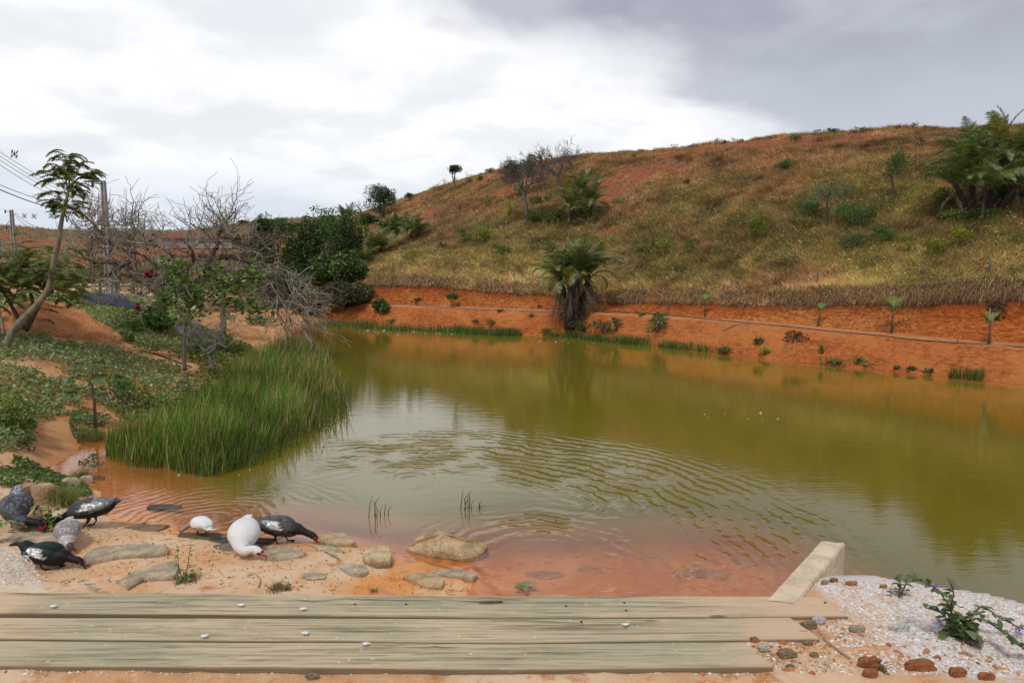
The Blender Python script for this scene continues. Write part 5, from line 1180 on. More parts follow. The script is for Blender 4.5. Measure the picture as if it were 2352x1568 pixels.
def plank(vf, vn, x_end, lab, k, split=None, far=None):
    """top face between picture rows vf (far edge) and vn (near edge), given left, middle, right"""
    X = np.linspace(-3.9, x_end, 140); th = 0.055
    yf = np.interp(X, [-3.9, -2.4, 0, x_end], [pz(1176, v, ZP).y for v in vf]); yn = np.interp(X, [-3.9, -2.4, 0, x_end], [pz(1176, v, ZP).y for v in vn])
    yf = yf + 0.008 * fbm(X, X * 0, 1.5, 4, k) ; yn = yn + 0.008 * fbm(X, X * 0, 1.5, 4, k + 1)
    cut_ = sstep(x_end - .10, x_end, X) * 0.0
    zt = ZP + 0.012 * fbm(X, X * 0 + k, 0.7, 2, k); prof = [(0, -th), (0.0, -.006), (0.03, 0), (0.25, .001), (0.5, 0), (0.75, .001), (0.97, 0), (1, -.006), (1, -th)]
    V = np.array([[(x + (0.06 * p[0] if i == len(X) - 1 else 0), a * (1 - p[0]) + b * p[0], z + p[1]) for p in prof] for i, (x, a, b, z) in enumerate(zip(X, yf, yn, zt))])
    nP = len(prof); mb = MB(); c = V.reshape(-1, 3)
    Fc = []
    for i in range(len(X) - 1):
        for q in range(nP): Fc.append((i * nP + q, i * nP + (q + 1) % nP, (i + 1) * nP + (q + 1) % nP, (i + 1) * nP + q))
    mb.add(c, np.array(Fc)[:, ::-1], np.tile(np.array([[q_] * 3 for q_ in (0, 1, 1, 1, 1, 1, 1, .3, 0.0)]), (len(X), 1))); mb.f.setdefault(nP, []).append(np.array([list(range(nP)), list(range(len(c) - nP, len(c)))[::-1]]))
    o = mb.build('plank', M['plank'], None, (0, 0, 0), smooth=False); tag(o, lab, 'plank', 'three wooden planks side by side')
    return o, zt, X
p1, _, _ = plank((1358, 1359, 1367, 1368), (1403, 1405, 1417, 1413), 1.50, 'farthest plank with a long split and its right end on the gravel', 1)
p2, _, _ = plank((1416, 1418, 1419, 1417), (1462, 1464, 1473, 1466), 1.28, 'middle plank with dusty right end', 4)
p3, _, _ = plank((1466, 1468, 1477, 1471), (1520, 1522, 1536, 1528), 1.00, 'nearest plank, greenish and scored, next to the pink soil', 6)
def crack(par, pts, w_, name='crack'):
    mb = MB(); P = [pz(u, v, ZP + .0075) for u, v in pts]; n_ = len(P); V = []
    for i, p in enumerate(P):
        f = w_ * math.sin(PI * (i + .3) / n_) ; V += [(p.x, p.y + f, p.z), (p.x, p.y - f, p.z)]
    mb.add(V, [(2 * i, 2 * i + 1, 2 * i + 3, 2 * i + 2) for i in range(n_ - 1)], (.05, .035, .02)); mb.build(name, M['wire'] if False else crackm, par, smooth=False)
crackm = rough_mat('crack_dark', (.07, .045, .025), .5, 30)
crack(p1, [(1018,1377),(1060,1379),(1100,1381),(1140,1379),(1155,1381),(1100,1384),(1180,1383)], .004)
crack(p1, [(0,1360),(30,1361),(60,1362),(100,1363),(150,1363),(200,1362)], .004); crack(p1, [(760,1372),(830,1375),(900,1377),(960,1378),(1018,1379)], .0025); crack(p2, [(1130,1423),(1200,1424),(1270,1427),(1340,1432)], .003); crack(p1, [(1180,1382),(1280,1383),(1380,1384)], .002)
for pl_, va, vb, ue in ((p1, 1366, 1402, 1850), (p2, 1424, 1460, 1780), (p3, 1478, 1522, 1640)):
    for q in range(9):
        u0 = rng.uniform(-60, ue - 260); v0 = rng.uniform(va, vb); ln_ = rng.uniform(90, 300); n_ = 9
        crack(pl_, [(u0 + ln_ * i / (n_ - 1), v0 + 1.6 * math.sin(i * 1.3 + q) * rng.uniform(.3, 1)) for i in range(n_)], rng.uniform(.0010, .0026))
for (pl_, u, v) in [(p1,815,1388),(p1,933,1388),(p1,1434,1384),(p1,1438,1402),(p1,1895,1384),(p2,1335,1428),(p1,1300,1392)]:
    p = pz(u, v, ZP); mb = MB(); tube(mb, [(0, 0, -.01), (0, 0, .004)], .006, 8); mb.build('nail', M['metal'], pl_, p)
for (u, v) in [(1893,1405)]: pass

for i, (u, v, l) in enumerate([(555,1387,'white dropping on the far plank, left'),(697,1396,'small white dropping on the far plank'),(470,1458,'pale smear of dropping on the middle plank'),(700,1452,'tiny white dropping on the middle plank'),(122,1390,'white dropping at the left end of the far plank'),(1438,1432,'pale dropping at the middle of the middle plank'),(840,1476,'pale wood chip on the nearest plank')]):
    mb = MB(); a_ = np.linspace(0, 2 * PI, 12, endpoint=False); rr_ = .013 * rng.uniform(.5, 1.2, 12)
    mb.add(np.vstack([[0, 0, .006], np.stack([np.cos(a_) * rr_ * 1.6, np.sin(a_) * rr_, a_ * 0], 1)]), [(0, q + 1, (q + 1) % 12 + 1) for q in range(12)], (.80, .79, .75))
    tag(mb.build('dropping', M['gravel'], None, pz(u, v, ZP + .014)), l, 'dropping', 'droppings on the planks')
# concrete wing wall at the right
def wall_block():
    A0 = pz(1768, 1368, 1.11); A1 = pz(1884, 1241, 1.11); B1 = pz(1941, 1246, 1.11)
    d = (A1 - A0); d.z = 0; d.normalize(); wv = (B1 - A1); wv.z = 0
    n_, m_ = 60, 16; A00 = A0 - d * 0.05; L_ = (A1 - A00).length; V = []
    mb = MB()
    us = np.linspace(0, 1, n_); prof = [(0, -1.25), (0, -.5), (0, -.012), (.06, 0), (.3, 0), (.6, 0), (.94, 0), (1, -.012), (1, -.5), (1, -1.25)]
    for a in us:
        for (b, z) in prof:
            p = A00 + d * L_ * a + wv * b; jit = 0.008 * float(fbm(np.array([a * 22]), np.array([b * 5 + z * 8]), 1.0, 4, 2)[0]) * 2
            V.append((p.x + jit, p.y + jit, 1.11 + z + jit * .8))
    nP = len(prof)
    Fc = [(i * nP + q, i * nP + q + 1, (i + 1) * nP + q + 1, (i + 1) * nP + q) for i in range(n_ - 1) for q in range(nP - 1)]
    mb.add(V, np.array(Fc)); e = (n_ - 1) * nP; mb.f.setdefault(nP, []).append(np.array([[e + q for q in range(nP)]]))
    return tag(mb.build('concrete_wall', M['concrete'], None, smooth=False), 'pale sandy concrete wing wall jutting towards the water', 'wall')
wall_block()
# left slab: flat top whose edge runs diagonally
def slab():
    a = [pz(18, 1256, 1.085), pz(112, 1362, 1.085), pz(140, 1400, 1.085), pz(-300, 1400, 1.085), pz(-300, 1240, 1.085)]
    mb = MB(); n_ = 5; V = [(p.x, p.y, p.z) for p in a] + [(p.x, p.y, 0.0) for p in a]
    mb.addl(V, [tuple(range(5)), (5, 6, 1, 0), (6, 7, 2, 1), (9, 5, 0, 4)], (0.5, 0.5, 0.5)); return tag(mb.build('concrete_slab', M['concrete'], None, smooth=False), 'dusty concrete abutment at the left end of the planks', 'slab')
slab()

# rocks
def rock(u, v, w_, h_, flat, lab, col=(0.44, 0.33, 0.19), name='rock', cat='rock', grp=None, seed=0, z=None, mat='rock', depth=None, sink=.25, yaw=0.0, skew=0.0, ang=0.8, Zb=None):
    """v = bottom of the rock; w_ width and h_ height in the picture; flat = its real height over its width"""
    w_, h_ = (w_ * .7, h_ * .8) if mat == 'clod' and w_ > 40 else (w_, h_)
    p = hit(u, v - h_ * 0.35) if Zb is None else pz(u, v - h_ * .3, Zb)
    flat = flat * (.6 if flat < .21 else 1.0); k = pxm(p); rx = w_ / k / 2; hz = rx * 2 * flat; el = math.atan2(CAMZ - p.z, p.y)
    dpt = depth if depth else max(rx * 0.35, (h_ / k - hz * math.cos(el)) / math.sin(el) / 2)
    n1_, n2_ = 34, 20; th = np.linspace(0, 2 * PI, n1_, endpoint=False); ph = np.linspace(-0.5 * PI, .5 * PI, n2_)
    TH, PH = np.meshgrid(th, ph); pw = ang
    def se(a): return np.sign(a) * np.abs(a) ** pw
    X = se(np.cos(PH)) * se(np.cos(TH)); Yy = se(np.cos(PH)) * se(np.sin(TH)); Z = se(np.sin(PH))
    rr_ = 1 + .42 * fbm(X * 1.2 + seed * 3.1, Yy * 1.2 + Z * .7, 1.1, 4, seed) + .10 * fbm(X + seed, Yy + Z, 6, 3, seed + 1)
    rs = np.random.default_rng(seed + 100); nf_ = rs.integers(5, 8); fa = np.arange(nf_) * 2 * PI / nf_ + rs.uniform(-.35, .35, nf_); fd = rs.uniform(.72, 1.0, nf_)
    cosd = np.cos(TH[..., None] - fa); poly_r = np.min(np.where(cosd > .15, fd / np.maximum(cosd, .15), 9), axis=-1); poly_r = np.minimum(poly_r, 1.15)
    R0 = np.sqrt(X ** 2 + Yy ** 2) + 1e-6; X, Yy = X / R0 * np.minimum(R0, 1) * poly_r, Yy / R0 * np.minimum(R0, 1) * poly_r
    rr_ = 1 + .16 * fbm(X * 1.2 + seed * 3.1, Yy * 1.2 + Z * .7, 1.6, 4, seed) + .12 * fbm(X * 1.3 + seed, Yy * 1.3 + Z, 5, 4, seed + 1)
    X, Yy, Z = X * rr_, Yy * rr_, Z * (1 + .25 * fbm(X * 1.5, Yy * 1.5, 1.6, 3, seed + 2) + skew * X)
    Z = np.where(Z > 0, np.minimum(Z, 0.86 + .10 * fbm(X, Yy, 3, 4, seed)), Z)
    if mat == 'clod':
        lum = 1 + .55 * fbm(X * 2 + seed, Yy * 2 + Z * 2, 1.3, 4, seed); X, Yy, Z = X * lum, Yy * lum, Z * (1 + .7 * fbm(X * 2, Yy * 2 + seed, 1.5, 4, seed + 3))
    V = np.stack([X * rx, Yy * dpt, (Z + 1) * hz * .5], -1).reshape(-1, 3); mb = MB()
    Fc = [(i * n1_ + q, i * n1_ + (q + 1) % n1_, (i + 1) * n1_ + (q + 1) % n1_, (i + 1) * n1_ + q) for i in range(n2_ - 1) for q in range(n1_)]
    zrel = V[:, 2] / hz; col = np.array(col) * (1.12 if mat == 'rock' else 1); cc = np.tile(np.array(col), (len(V), 1)) * (1 + .5 * fbm(V[:, 0] / rx * 2, V[:, 1] / dpt * 2, 1.5, 3, seed))[:, None]
    mb.add(V, Fc, cc); o = mb.build(name, M[mat], None, p + Vector((0, 0, -hz * sink)), smooth=False); o.rotation_euler = (0, 0, yaw)
    return tag(o, lab, cat, grp)
RT = (0.54, 0.39, 0.22); RG = (0.50, 0.40, 0.27)
rock(722, 1330, 60, 20, .12, 'small low stone in the sand', RG, seed=9)
rock(100, 1182, 56, 76, 1.2, 'upright pointed tan rock behind the grey duck', (0.52, 0.36, 0.2), seed=13, ang=.6)
rock(52, 1185, 50, 80, 1.3, 'leaning brown rock behind the leftmost duck', (0.46, 0.29, 0.15), seed=14, ang=.6, skew=.3)
rock(165, 1135, 52, 40, .7, 'mossy rock among the grass at the inlet', RG, seed=15); rock(200, 1118, 34, 28, .7, 'small rock at the edge of the inlet', RG, seed=16)
rock(225, 1095 + 12, 30, 16, .5, 'small dark rock at the inlet waterline', (.25, .2, .13), seed=17)
rock(372, 1168, 92, 16, .10, 'dark wet stone just breaking the water surface', (.12, .10, .08), seed=18, Zb=0.0, sink=.5)
rock(560, 1252, 150, 22, .08, 'dark wet ledge under the dark grey duck', (.10, .09, .075), seed=20); rock(330, 1222, 110, 24, .08, 'brown ledge stone at the wet shore', (.27, .18, .11), seed=21)
rock(455, 1240, 110, 24, .08, 'wet dark ledge under the small white duck', (.17, .13, .09), seed=22); rock(545, 1266, 110, 26, .08, 'grey ledge behind the white duck', (.24, .2, .15), seed=23)
for i, (u, v, w_, h_, l) in enumerate([(1620,1330,110,34,'submerged stone slab under orange water, right'),(1355,1316,60,20,'small submerged stone in the middle'),(1490,1290,70,20,'submerged stone near the dark water edge'),(1250,1330,90,24,'submerged stone beside the sunken leaf'),(1700,1300,90,30,'submerged ledge near the wing wall')]):
    rock(u, v, w_, h_, (.10), l, (.50, .27, .13), seed=30 + i, sink=.3, grp='stones under the shallow water')
def outline_rock(poly, lab, col, z, base=-.05, seed=0, peak=0.0, wet=True):
    """rock whose rim is given by picture points seen at height z (or a height each)"""
    P = np.array([tuple(pz(p[0], p[1], p[2] if len(p) > 2 else z)) for p in poly]); P = crom(np.vstack([P, P[:1]]), 5)[:-1] * .15 + .85 * np.array([P[i // 5] * (1 - (i % 5) / 5) + P[(i // 5 + 1) % len(P)] * (i % 5) / 5 for i in range(len(P) * 5)])
    n = len(P); c = P.mean(0); jit = fbm(np.cos(np.arange(n) * 2 * PI / n) * 3 + seed, np.sin(np.arange(n) * 2 * PI / n) * 3, 2.2, 3, seed)
    P[:, :2] = c[:2] + (P[:, :2] - c[:2]) * (1 + .10 * jit + .07 * fbm(P[:, 0] * 30, P[:, 1] * 30, 1, 3, seed))[:, None]; rings = []
    for f in (0.0, .2, .4, .6, .75, .88, .96):
        q = c * (1 - f) + P * f; q[:, 2] += peak * (1 - f) * .6 + .022 * fbm(q[:, 0], q[:, 1], 7, 4, seed) + .02 * fbm(q[:, 0], q[:, 1], 28, 3, seed) * (1 if f < .9 else .5); rings.append(q)
    e = P.copy(); e[:, 2] -= .012 + .010 * np.abs(jit); rings.append(e)
    for k_, f in ((.5, 1.03), (1.0, 1.06)):
        e2 = P.copy(); e2[:, :2] = c[:2] + (P[:, :2] - c[:2]) * (f + .05 * fbm(P[:, 0] * 9, P[:, 1] * 9, 2, 2, seed + 1)[:, None]); e2[:, 2] = (P[:, 2] - .02) * (1 - k_) + base * k_; rings.append(e2)
    V = np.array(rings).reshape(-1, 3); nr = len(rings); F_ = [(i * n + q, i * n + (q + 1) % n, (i + 1) * n + (q + 1) % n, (i + 1) * n + q) for i in range(nr - 1) for q in range(n)]
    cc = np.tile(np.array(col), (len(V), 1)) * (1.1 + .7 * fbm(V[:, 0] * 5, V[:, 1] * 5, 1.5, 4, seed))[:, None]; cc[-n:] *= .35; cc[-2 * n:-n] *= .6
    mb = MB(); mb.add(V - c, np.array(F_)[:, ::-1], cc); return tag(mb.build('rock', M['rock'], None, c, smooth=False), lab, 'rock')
OUT = [([(935,1256,.02),(950,1240,.10),(968,1222,.17),(1003,1217,.20),(1050,1229,.17),(1085,1240,.11),(1120,1250,.04),(1098,1272,.02),(1052,1280,.02),(1000,1266,.05),(950,1262,.02)], 'largest tan rock standing in the water, triangular with a dark wet base', RT, .1, -.1),
 ([(833,1272),(845,1252),(890,1250),(900,1270),(896,1284),(865,1288),(838,1281)], 'squarish tan rock at the waterline left of the large triangular one', (0.66, 0.49, 0.28), .10, 0),
 ([(927,1320),(945,1313),(1000,1315),(1021,1330),(1015,1345),(985,1345),(950,1332)], 'flat tan rock by the water near the planks', RT, .055, -.03),
 ([(985,1310),(1040,1303),(1097,1317),(1085,1328),(1040,1322),(1000,1318)], 'long low rock ending in the water', RG, .04, -.05),
 ([(735,1225),(790,1222),(818,1243),(790,1248),(760,1247),(735,1240)], 'flat tan rock in front of the duck bill at the waterline', RT, .07, -.02),
 ([(603,1270),(625,1252),(665,1250),(705,1268),(690,1277),(650,1285),(625,1290),(605,1280)], 'flat grey-tan slab right of the white duck', RG, .08, .02),
 ([(765,1300),(790,1292),(840,1297),(847,1310),(830,1320),(800,1317)], 'smooth flat stone sunk in sand in the middle of the shore', RG, .06, .01),
 ([(715,1250),(755,1252),(790,1262),(770,1270),(782,1284),(755,1282),(735,1265)], 'grey stone speckled with dark spots between two tan rocks', RG, .055, .01),
 ([(190,1275),(215,1258),(300,1248),(380,1248),(387,1262),(350,1272),(270,1278),(200,1290)], 'long grey slab behind the leafy plant and beside the black duck', RG, .13, .04),
 ([(268,1335),(300,1312),(370,1292),(400,1285),(412,1300),(400,1325),(330,1330),(295,1350)], 'broad grey-tan slab in front of the long grey one', RG, .12, .04),
 ([(120,1357),(165,1325),(195,1330),(240,1345),(250,1362),(130,1366)], 'partly buried slab touching the first plank at the left', RG, .10, .04),
 ([(0,1228),(60,1215),(140,1222),(142,1238),(80,1248),(0,1242)], 'flat tan slab under the leftmost duck', RG, .12, .05)]
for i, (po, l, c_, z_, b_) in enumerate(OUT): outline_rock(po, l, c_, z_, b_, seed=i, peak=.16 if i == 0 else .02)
# clods and loose stones
CL = (0.33, 0.235, 0.135); OR = (0.42, 0.17, 0.07)
for i, (u, v, w_, h_, c, l) in enumerate([(1683,1529,42,34,(.27,.15,.09),'reddish brown clod on the edge of the nearest plank'),(1808,1519,62,40,CL,'large crumbly tan clod beside the planks'),(412,1432,26,14,CL,'small tan clod on the middle plank'),(1732,1478,22,18,OR,'orange-brown clod on the soil by the plank ends'),
    (1703,1518-40,14,8,(.25,.15,.09),'tiny brown clod on the middle plank right'),(1857,1450,40,22,CL,'tan clod at the end of the middle plank'),(1866,1420,20,10,CL,'small clod at the end of the far plank'),(1845,1462,26,14,CL,'clod under the tan clod at the plank end'),(1855,1486,24,16,CL,'clod left of the gravel, middle of the row'),
    (1870,1512,22,16,CL,'clod left of the gravel, lower in the row'),(1815,1535,20,10,CL,'small clod below the large crumbly one'),(1970,1470-12,60,26,(.52,.42,.32),'half buried pale clod in the gravel'),(1545,1535,12,8,CL,'tiny clod at the front edge of the nearest plank'),(1555,1544,16,10,(.4,.25,.15),'small reddish clod in front of the planks'),
    (1500,1538,24,12,CL,'yellowish clod under the nearest plank edge'),(718,1562,36,10,(.30,.24,.17),'flat brown clod at the bottom edge'),(2000,1562,60,34,OR,'orange clod cluster at the bottom, right of centre'),(1998,1535,80,22,OR,'crumbled orange clod above the cluster'),(2110,1545,90,26,OR,'wide orange clod at the bottom right'),
    (2200,1560,70,30,OR,'orange clod near the right bottom'),(2265,1565,60,22,OR,'orange clod farthest right at the bottom'),(2010,1552-10,30,20,OR,'small orange clod left of the wide one'),(1900,1405,22,14,(.5,.38,.25),'small stone at the end of the far plank'),(1895,1345,20,14,(.45,.27,.14),'orange stone at the foot of the wing wall, left'),
    (1915,1340,24,12,(.3,.2,.12),'brown stone at the foot of the wing wall, middle'),(1955,1348,26,12,(.48,.26,.11),'orange stone at the foot of the wing wall, right'),(2030,1353,18,12,(.48,.26,.11),'orange stone at the top edge of the gravel'),(2180,1388,16,10,(.42,.2,.08),'orange stone behind the flowering weed'),
    (1755,1500,30,26,(.62,.55,.45),'white stone between two clods'),(1880,1438,34,26,(.66,.64,.62),'white stone lump at the plank ends'),(2065,1455,40,22,(.72,.68,.62),'flat white stone in the gravel'),(1780,1380+5,10,6,(.6,.58,.5),'tiny pale stone at the wall foot')]):
    rock(u, v, w_, h_, .5, l, c, 'clod' if c[0] < .48 else 'stone', 'clod' if c[0] < .48 else 'stone', seed=40 + i, mat='clod', sink=.15)

# loose white gravel, grit and feathers: uncountable
mb = MB(); cnt = 0
def pebbles(n, region, zf, smin, smax, cols):
    us = np.array([p[0] for p in region]); vs_ = np.array([p[1] for p in region])
    U = rng.uniform(us.min(), us.max(), n); V = rng.uniform(vs_.min(), vs_.max(), n); k = inpoly(U, V, region); U, V = U[k], V[k]
    P = np.array([[*pz(a, b, 1.04)] for a, b in zip(U, V)]); P[:, 2] = ground_h(P[:, 0], P[:, 1]) if zf is None else zf
    n = len(P); s_ = (smin + (smax - smin) * rng.random(n) ** 4)[:, None, None]
    oct_ = np.array([(1, 0, 0), (0, 1, 0), (-1, 0, 0), (0, -1, 0), (0, 0, .6), (0, 0, -.6)]); V_ = P[:, None, :] + oct_[None] * s_ * rng.uniform(.6, 1.4, (n, 6, 3))
    b = np.arange(n)[:, None, None] * 6; Fc = np.array([(0, 1, 4), (1, 2, 4), (2, 3, 4), (3, 0, 4), (1, 0, 5), (2, 1, 5), (3, 2, 5), (0, 3, 5)])
    mb.add(V_.reshape(-1, 3), (b + Fc[None]).reshape(-1, 3), np.repeat(varcol(pick(cols, n), n, .15, .03), 6, axis=0))
WH = [(.80, .78, .75), (.72, .66, .60), (.85, .83, .81), (.50, .38, .28), (.66, .60, .56)]
pebbles(15000, [(1850,1345),(2010,1352),(2352,1412),(2352,1568),(1990,1568),(1900,1470),(1930,1400)], None, .0018, .009, WH + [(.62, .42, .30), (.8, .77, .74)])
pebbles(5000, [(0,1568),(0,1528),(1700,1535),(2100,1545),(2352,1568)], None, .0015, .009, WH + [(.5, .3, .2)] * 3)
pebbles(700, [(1600,1545),(1760,1460),(1900,1440),(2000,1480),(2352,1520),(2352,1568),(1600,1568)], None, .004, .022, [CL, OR, (.5, .22, .1), (.45, .33, .22)])
pebbles(2500, [(1650,1540),(1760,1460),(1900,1440),(1950,1568)], None, .0015, .010, WH + [CL, CL])
pebbles(1500, [(0,1275),(60,1285),(108,1362),(0,1362)], 1.087, .0015, .009, WH)
pebbles(2500, [(0,1415),(160,1418),(60,1462),(0,1462)], None, .002, .01, WH)
tag(mb.build('loose_gravel', M['gravel'], None, smooth=False), 'loose white and pinkish gravel scattered over the embankment', 'gravel', kind='stuff')
mb = MB()
U = rng.uniform(60, 1080, 900); V = rng.uniform(1200, 1352, 900)
P = np.array([[*pz(a, b, .06)] for a, b in zip(U, V)]); P[:, 2] = ground_h(P[:, 0], P[:, 1]) + .006; P = P[P[:, 2] > .012]
leaves(mb, P, .022, varcol(pick([(.62, .45, .16), (.6, .5, .38), (.75, .72, .68), (.22, .13, .08), (.2, .13, .08), (.62, .42, .12)], len(P)), len(P), .15), flat=.9, aspect=.7)
tag(mb.build('grain_and_grit', M['gravel'], None), 'scattered corn grains, grit and bits of down on the sandy shore', 'grain', kind='stuff')
mb = MB(); U = list(rng.uniform(820, 1180, 90)) + list(rng.uniform(1180, 1500, 30)) + list(rng.uniform(400, 800, 60)) + list(rng.uniform(1600, 1800, 12)); V = list(rng.uniform(745, 768, 90)) + list(rng.uniform(775, 790, 30)) + list(rng.uniform(960, 1095, 60)) + list(rng.uniform(945, 970, 12))
P = np.array([[*pz(a, b, .008)] for a, b in zip(U, V)]); P = P[np.array([drop(p[0], p[1]) for p in P]) < 0]
leaves(mb, P, .018 + P[:, 1] * .0022, varcol(pick([(.75, .75, .72), (.3, .35, .2), (.7, .7, .66)], len(P)), len(P), .1), flat=1.0, aspect=.8)
tag(mb.build('floating_petals', M['petal'], None), 'small white petals and pads floating on the water', 'petals', kind='stuff')

# thin rushes standing in open water
def rush(u, v, k_, spr, hpx, lab):
    p = pz(u, v, -.02); k = pxm(p); mb = MB()
    for q in range(k_):
        x = rng.normal(0, spr / k); H = hpx / k * rng.uniform(.45, 1.0); tube(mb, [(x, rng.normal(0, .03), 0), (x + rng.normal(.01, .01), 0, H * .6), (x + rng.normal(.02, .03), 0, H)], [.005, .004, .001], 4, (.06, .09, .025))
    return tag(mb.build('water_rush', M['leaf'], None, p), lab, 'rush', 'rushes standing alone in the water')
rush(862, 1192, 5, 6, 62, 'clump of thin rushes in open water, leftmost'); rush(886, 1188, 2, 3, 38, 'pair of thin rushes right of the leftmost clump'); rush(1070, 1172, 6, 8, 54, 'clump of thin rushes in the middle of the near water'); rush(1096, 1170, 3, 5, 22, 'short rushes right of the middle clump'); rush(1275, 1202, 1, 0, 34, 'single short rush, rightmost')

# plants in the foreground
def weed(p, lab, name, stems, col, lsz, dens, flowers=None, loc_r=.1, base_leaves=0, base_r=.1, base_h=.2, asp=.5):
    root = empty(name, p, 0, lab, 'plant'); mb = MB(); lf = MB(); tips = []
    for pth in stems:
        P = crom(pth, 6); tube(mb, P, np.linspace(.0045, .0018, len(P)), 5, (.16, .13, .06)); tips.append(P[-1])
        for i in range(3, len(P)):
            for _ in range(dens):
                d = rng.normal(size=3); d[2] = abs(d[2]) * .4; bigleaf(lf, P[i], d, lsz * rng.uniform(.6, 1.2), lsz * .26, pick(col, 1)[0], .8)
    for _ in range(base_leaves):
        q = rng.normal(0, base_r, 3); q[2] = abs(rng.normal(0, base_h)) ; d = rng.normal(size=3); d[2] *= .5; bigleaf(lf, q, d, lsz * rng.uniform(.8, 1.5), lsz * .36, pick(col, 1)[0], 1.0)
    mb.build('stem', M['bark'], root); lf.build('foliage', M['glossleaf'], root)
    for f in (flowers or []):
        fm = MB(); leaves(fm, rng.normal(0, .006, (26, 3)), .018, varcol([(.40, .28, .62)], 26, .2), aspect=.4); fm.build('flower', M['petal'], root, f)
    return root
b = hit(2205, 1466)
def rb(u, v, y=None): return tuple(py_(u, v, b.y if y is None else y) - b)
weed(b, 'leafy weed with small purple flowers trailing over the white gravel', 'flowering_weed',
     [[(0, 0, 0), rb(2190, 1420), rb(2170, 1375), rb(2140, 1345), rb(2098, 1328)], [(0, 0, 0), rb(2185, 1400), rb(2190, 1360), rb(2178, 1328)], [(0, 0, 0), rb(2240, 1420, b.y - .05), rb(2290, 1440, b.y - .1), rb(2335, 1470, b.y - .15), rb(2350, 1490, b.y - .15)],
      [(0, 0, 0), rb(2165, 1410), rb(2125, 1395)], [(0, 0, 0), rb(2250, 1395), rb(2300, 1420), rb(2352, 1445)]], [(.06, .11, .03), (.10, .16, .05), (.15, .18, .09)], .045, 1, [rb(2147, 1345), rb(2158, 1427), rb(2340, 1446)], base_leaves=70, base_r=.04, base_h=.08)
b2_ = hit(2065, 1372)
weed(b2_, 'small greyish weed at the edge of the white gravel', 'small_weed', [[(0, 0, 0), (0, 0, .07), (-.02, 0, .12)], [(0, 0, 0), (.03, 0, .07), (.05, 0, .1)]], [(.16, .19, .10), (.2, .2, .12)], .04, 1, base_leaves=6, base_r=.02, base_h=.06)
b3_ = hit(420, 1332)
weed(b3_, 'small leafy plant with two upright stems on the sandy shore', 'shore_plant', [[(0, 0, 0), (-.03, 0, .12), (-.03, 0, .28)], [(0.02, 0, 0), (.05, 0, .15), (.08, 0, .30)]], [(.12, .22, .04), (.09, .17, .03)], .045, 1, base_leaves=26, base_r=.045, base_h=.04)
b4_ = hit(15, 1232)
weed(b4_, 'bright green leafy twigs in front of the leftmost duck', 'leafy_twig', [[(-.3, -.2, 0), (-.1, -.2, .12), (.05, -.22, .20), (.16, -.22, .22)], [(-.3, -.2, 0), (-.1, -.2, .03), (.0, -.2, .12)], [(-.3, -.25, 0), (-.1, -.25, 0), (0.02, -.25, -.0)]], [(.16, .28, .04), (.20, .33, .06), (.10, .2, .03)], .10, 1)
b5_ = hit(105, 1210)
weed(b5_, 'bright green leafy plant between the rocks and two ducks', 'rock_plant', [[(0, 0, 0), (-.03, 0, .12), (-.05, 0, .25)], [(0, 0, 0), (.03, 0, .12), (.05, 0, .28)]], [(.14, .24, .04), (.10, .18, .03)], .055, 1, base_leaves=90, base_r=.07, base_h=.10)
def tuft(u, v, hpx, wpx, n, cols, lab, name='grass_tuft'):
    p = hit(u, v); k = pxm(p); P = rng.normal(0, wpx / k * .22, (n, 3)); P[:, 2] = -.01; mb = MB()
    lean = np.stack([rng.normal(0, .5, n), rng.normal(0, .5, n), np.zeros(n)], 1); blades(mb, P, hpx / k * rng.uniform(.5, 1.1, n), .006, lean, varcol(pick(cols, n), n, .3), bend=.35)
    return tag(mb.build(name, M['leaf'], None, p), lab, 'grass tuft', 'grass tufts near the shore')
TG = [(.20, .24, .06), (.14, .18, .05), (.28, .26, .12)]; TD = [(.25, .17, .10), (.2, .14, .08)]
tuft(152, 1160, 52, 60, 420, TG, 'feathery green grass tuft behind the dark duck'); tuft(432, 1332, 22, 50, 200, TD, 'dry grass at the foot of the two-stemmed plant'); tuft(638, 1352, 20, 50, 160, TD, 'dry dead tuft near the far plank'); tuft(660, 1352, 14, 20, 60, TG, 'tiny green tuft beside the dry one')
tuft(190, 1100, 30, 40, 220, TG, 'green tuft at the end of the inlet'); tuft(860, 1356, 12, 26, 60, TG, 'sparse green tuft touching the far plank'); tuft(2015, 1535, 20, 40, 140, TD, 'dead grass roots on the gravel at the bottom right'); tuft(368, 1212, 10, 22, 70, TG, 'small tuft at the wet shore'); tuft(330, 1204, 8, 20, 50, TG, 'smallest tuft left of the wet shore tuft'); tuft(238, 1180, 16, 20, 60, TG, 'thin tuft by the feet of the dark duck'); tuft(1776, 1505 + 20, 8, 12, 10, TD, 'few dry blades by the white stone'); tuft(450, 1236, 8, 18, 60, TG, 'tuft at the feet of the small white duck'); tuft(215, 1010, 34, 60, 420, TG, 'spiky tuft hanging over the inlet')
p = pz(1205, 1345, .0); mb = MB()
for q in range(5): bigleaf(mb, (0, 0, 0), (math.cos(q * 1.2), math.sin(q * 1.2), .1), .10, .03, (.22, .24, .13), .3)
tag(mb.build('sunken_leaf', M['leaf'], None, p), 'limp greenish leaf lying in the shallow water', 'leaf')
def stick(pts, r_, lab, col=(.42, .33, .2), z=None):
    P = crom([tuple((hit(u, v) if z is None else pz(u, v, z)) + Vector((0, 0, .008))) for u, v in pts], 4); mb = MB(); tube(mb, P, r_, 5, col); return tag(mb.build('stick', M['twig']), lab, 'stick', 'dry sticks on the ground')
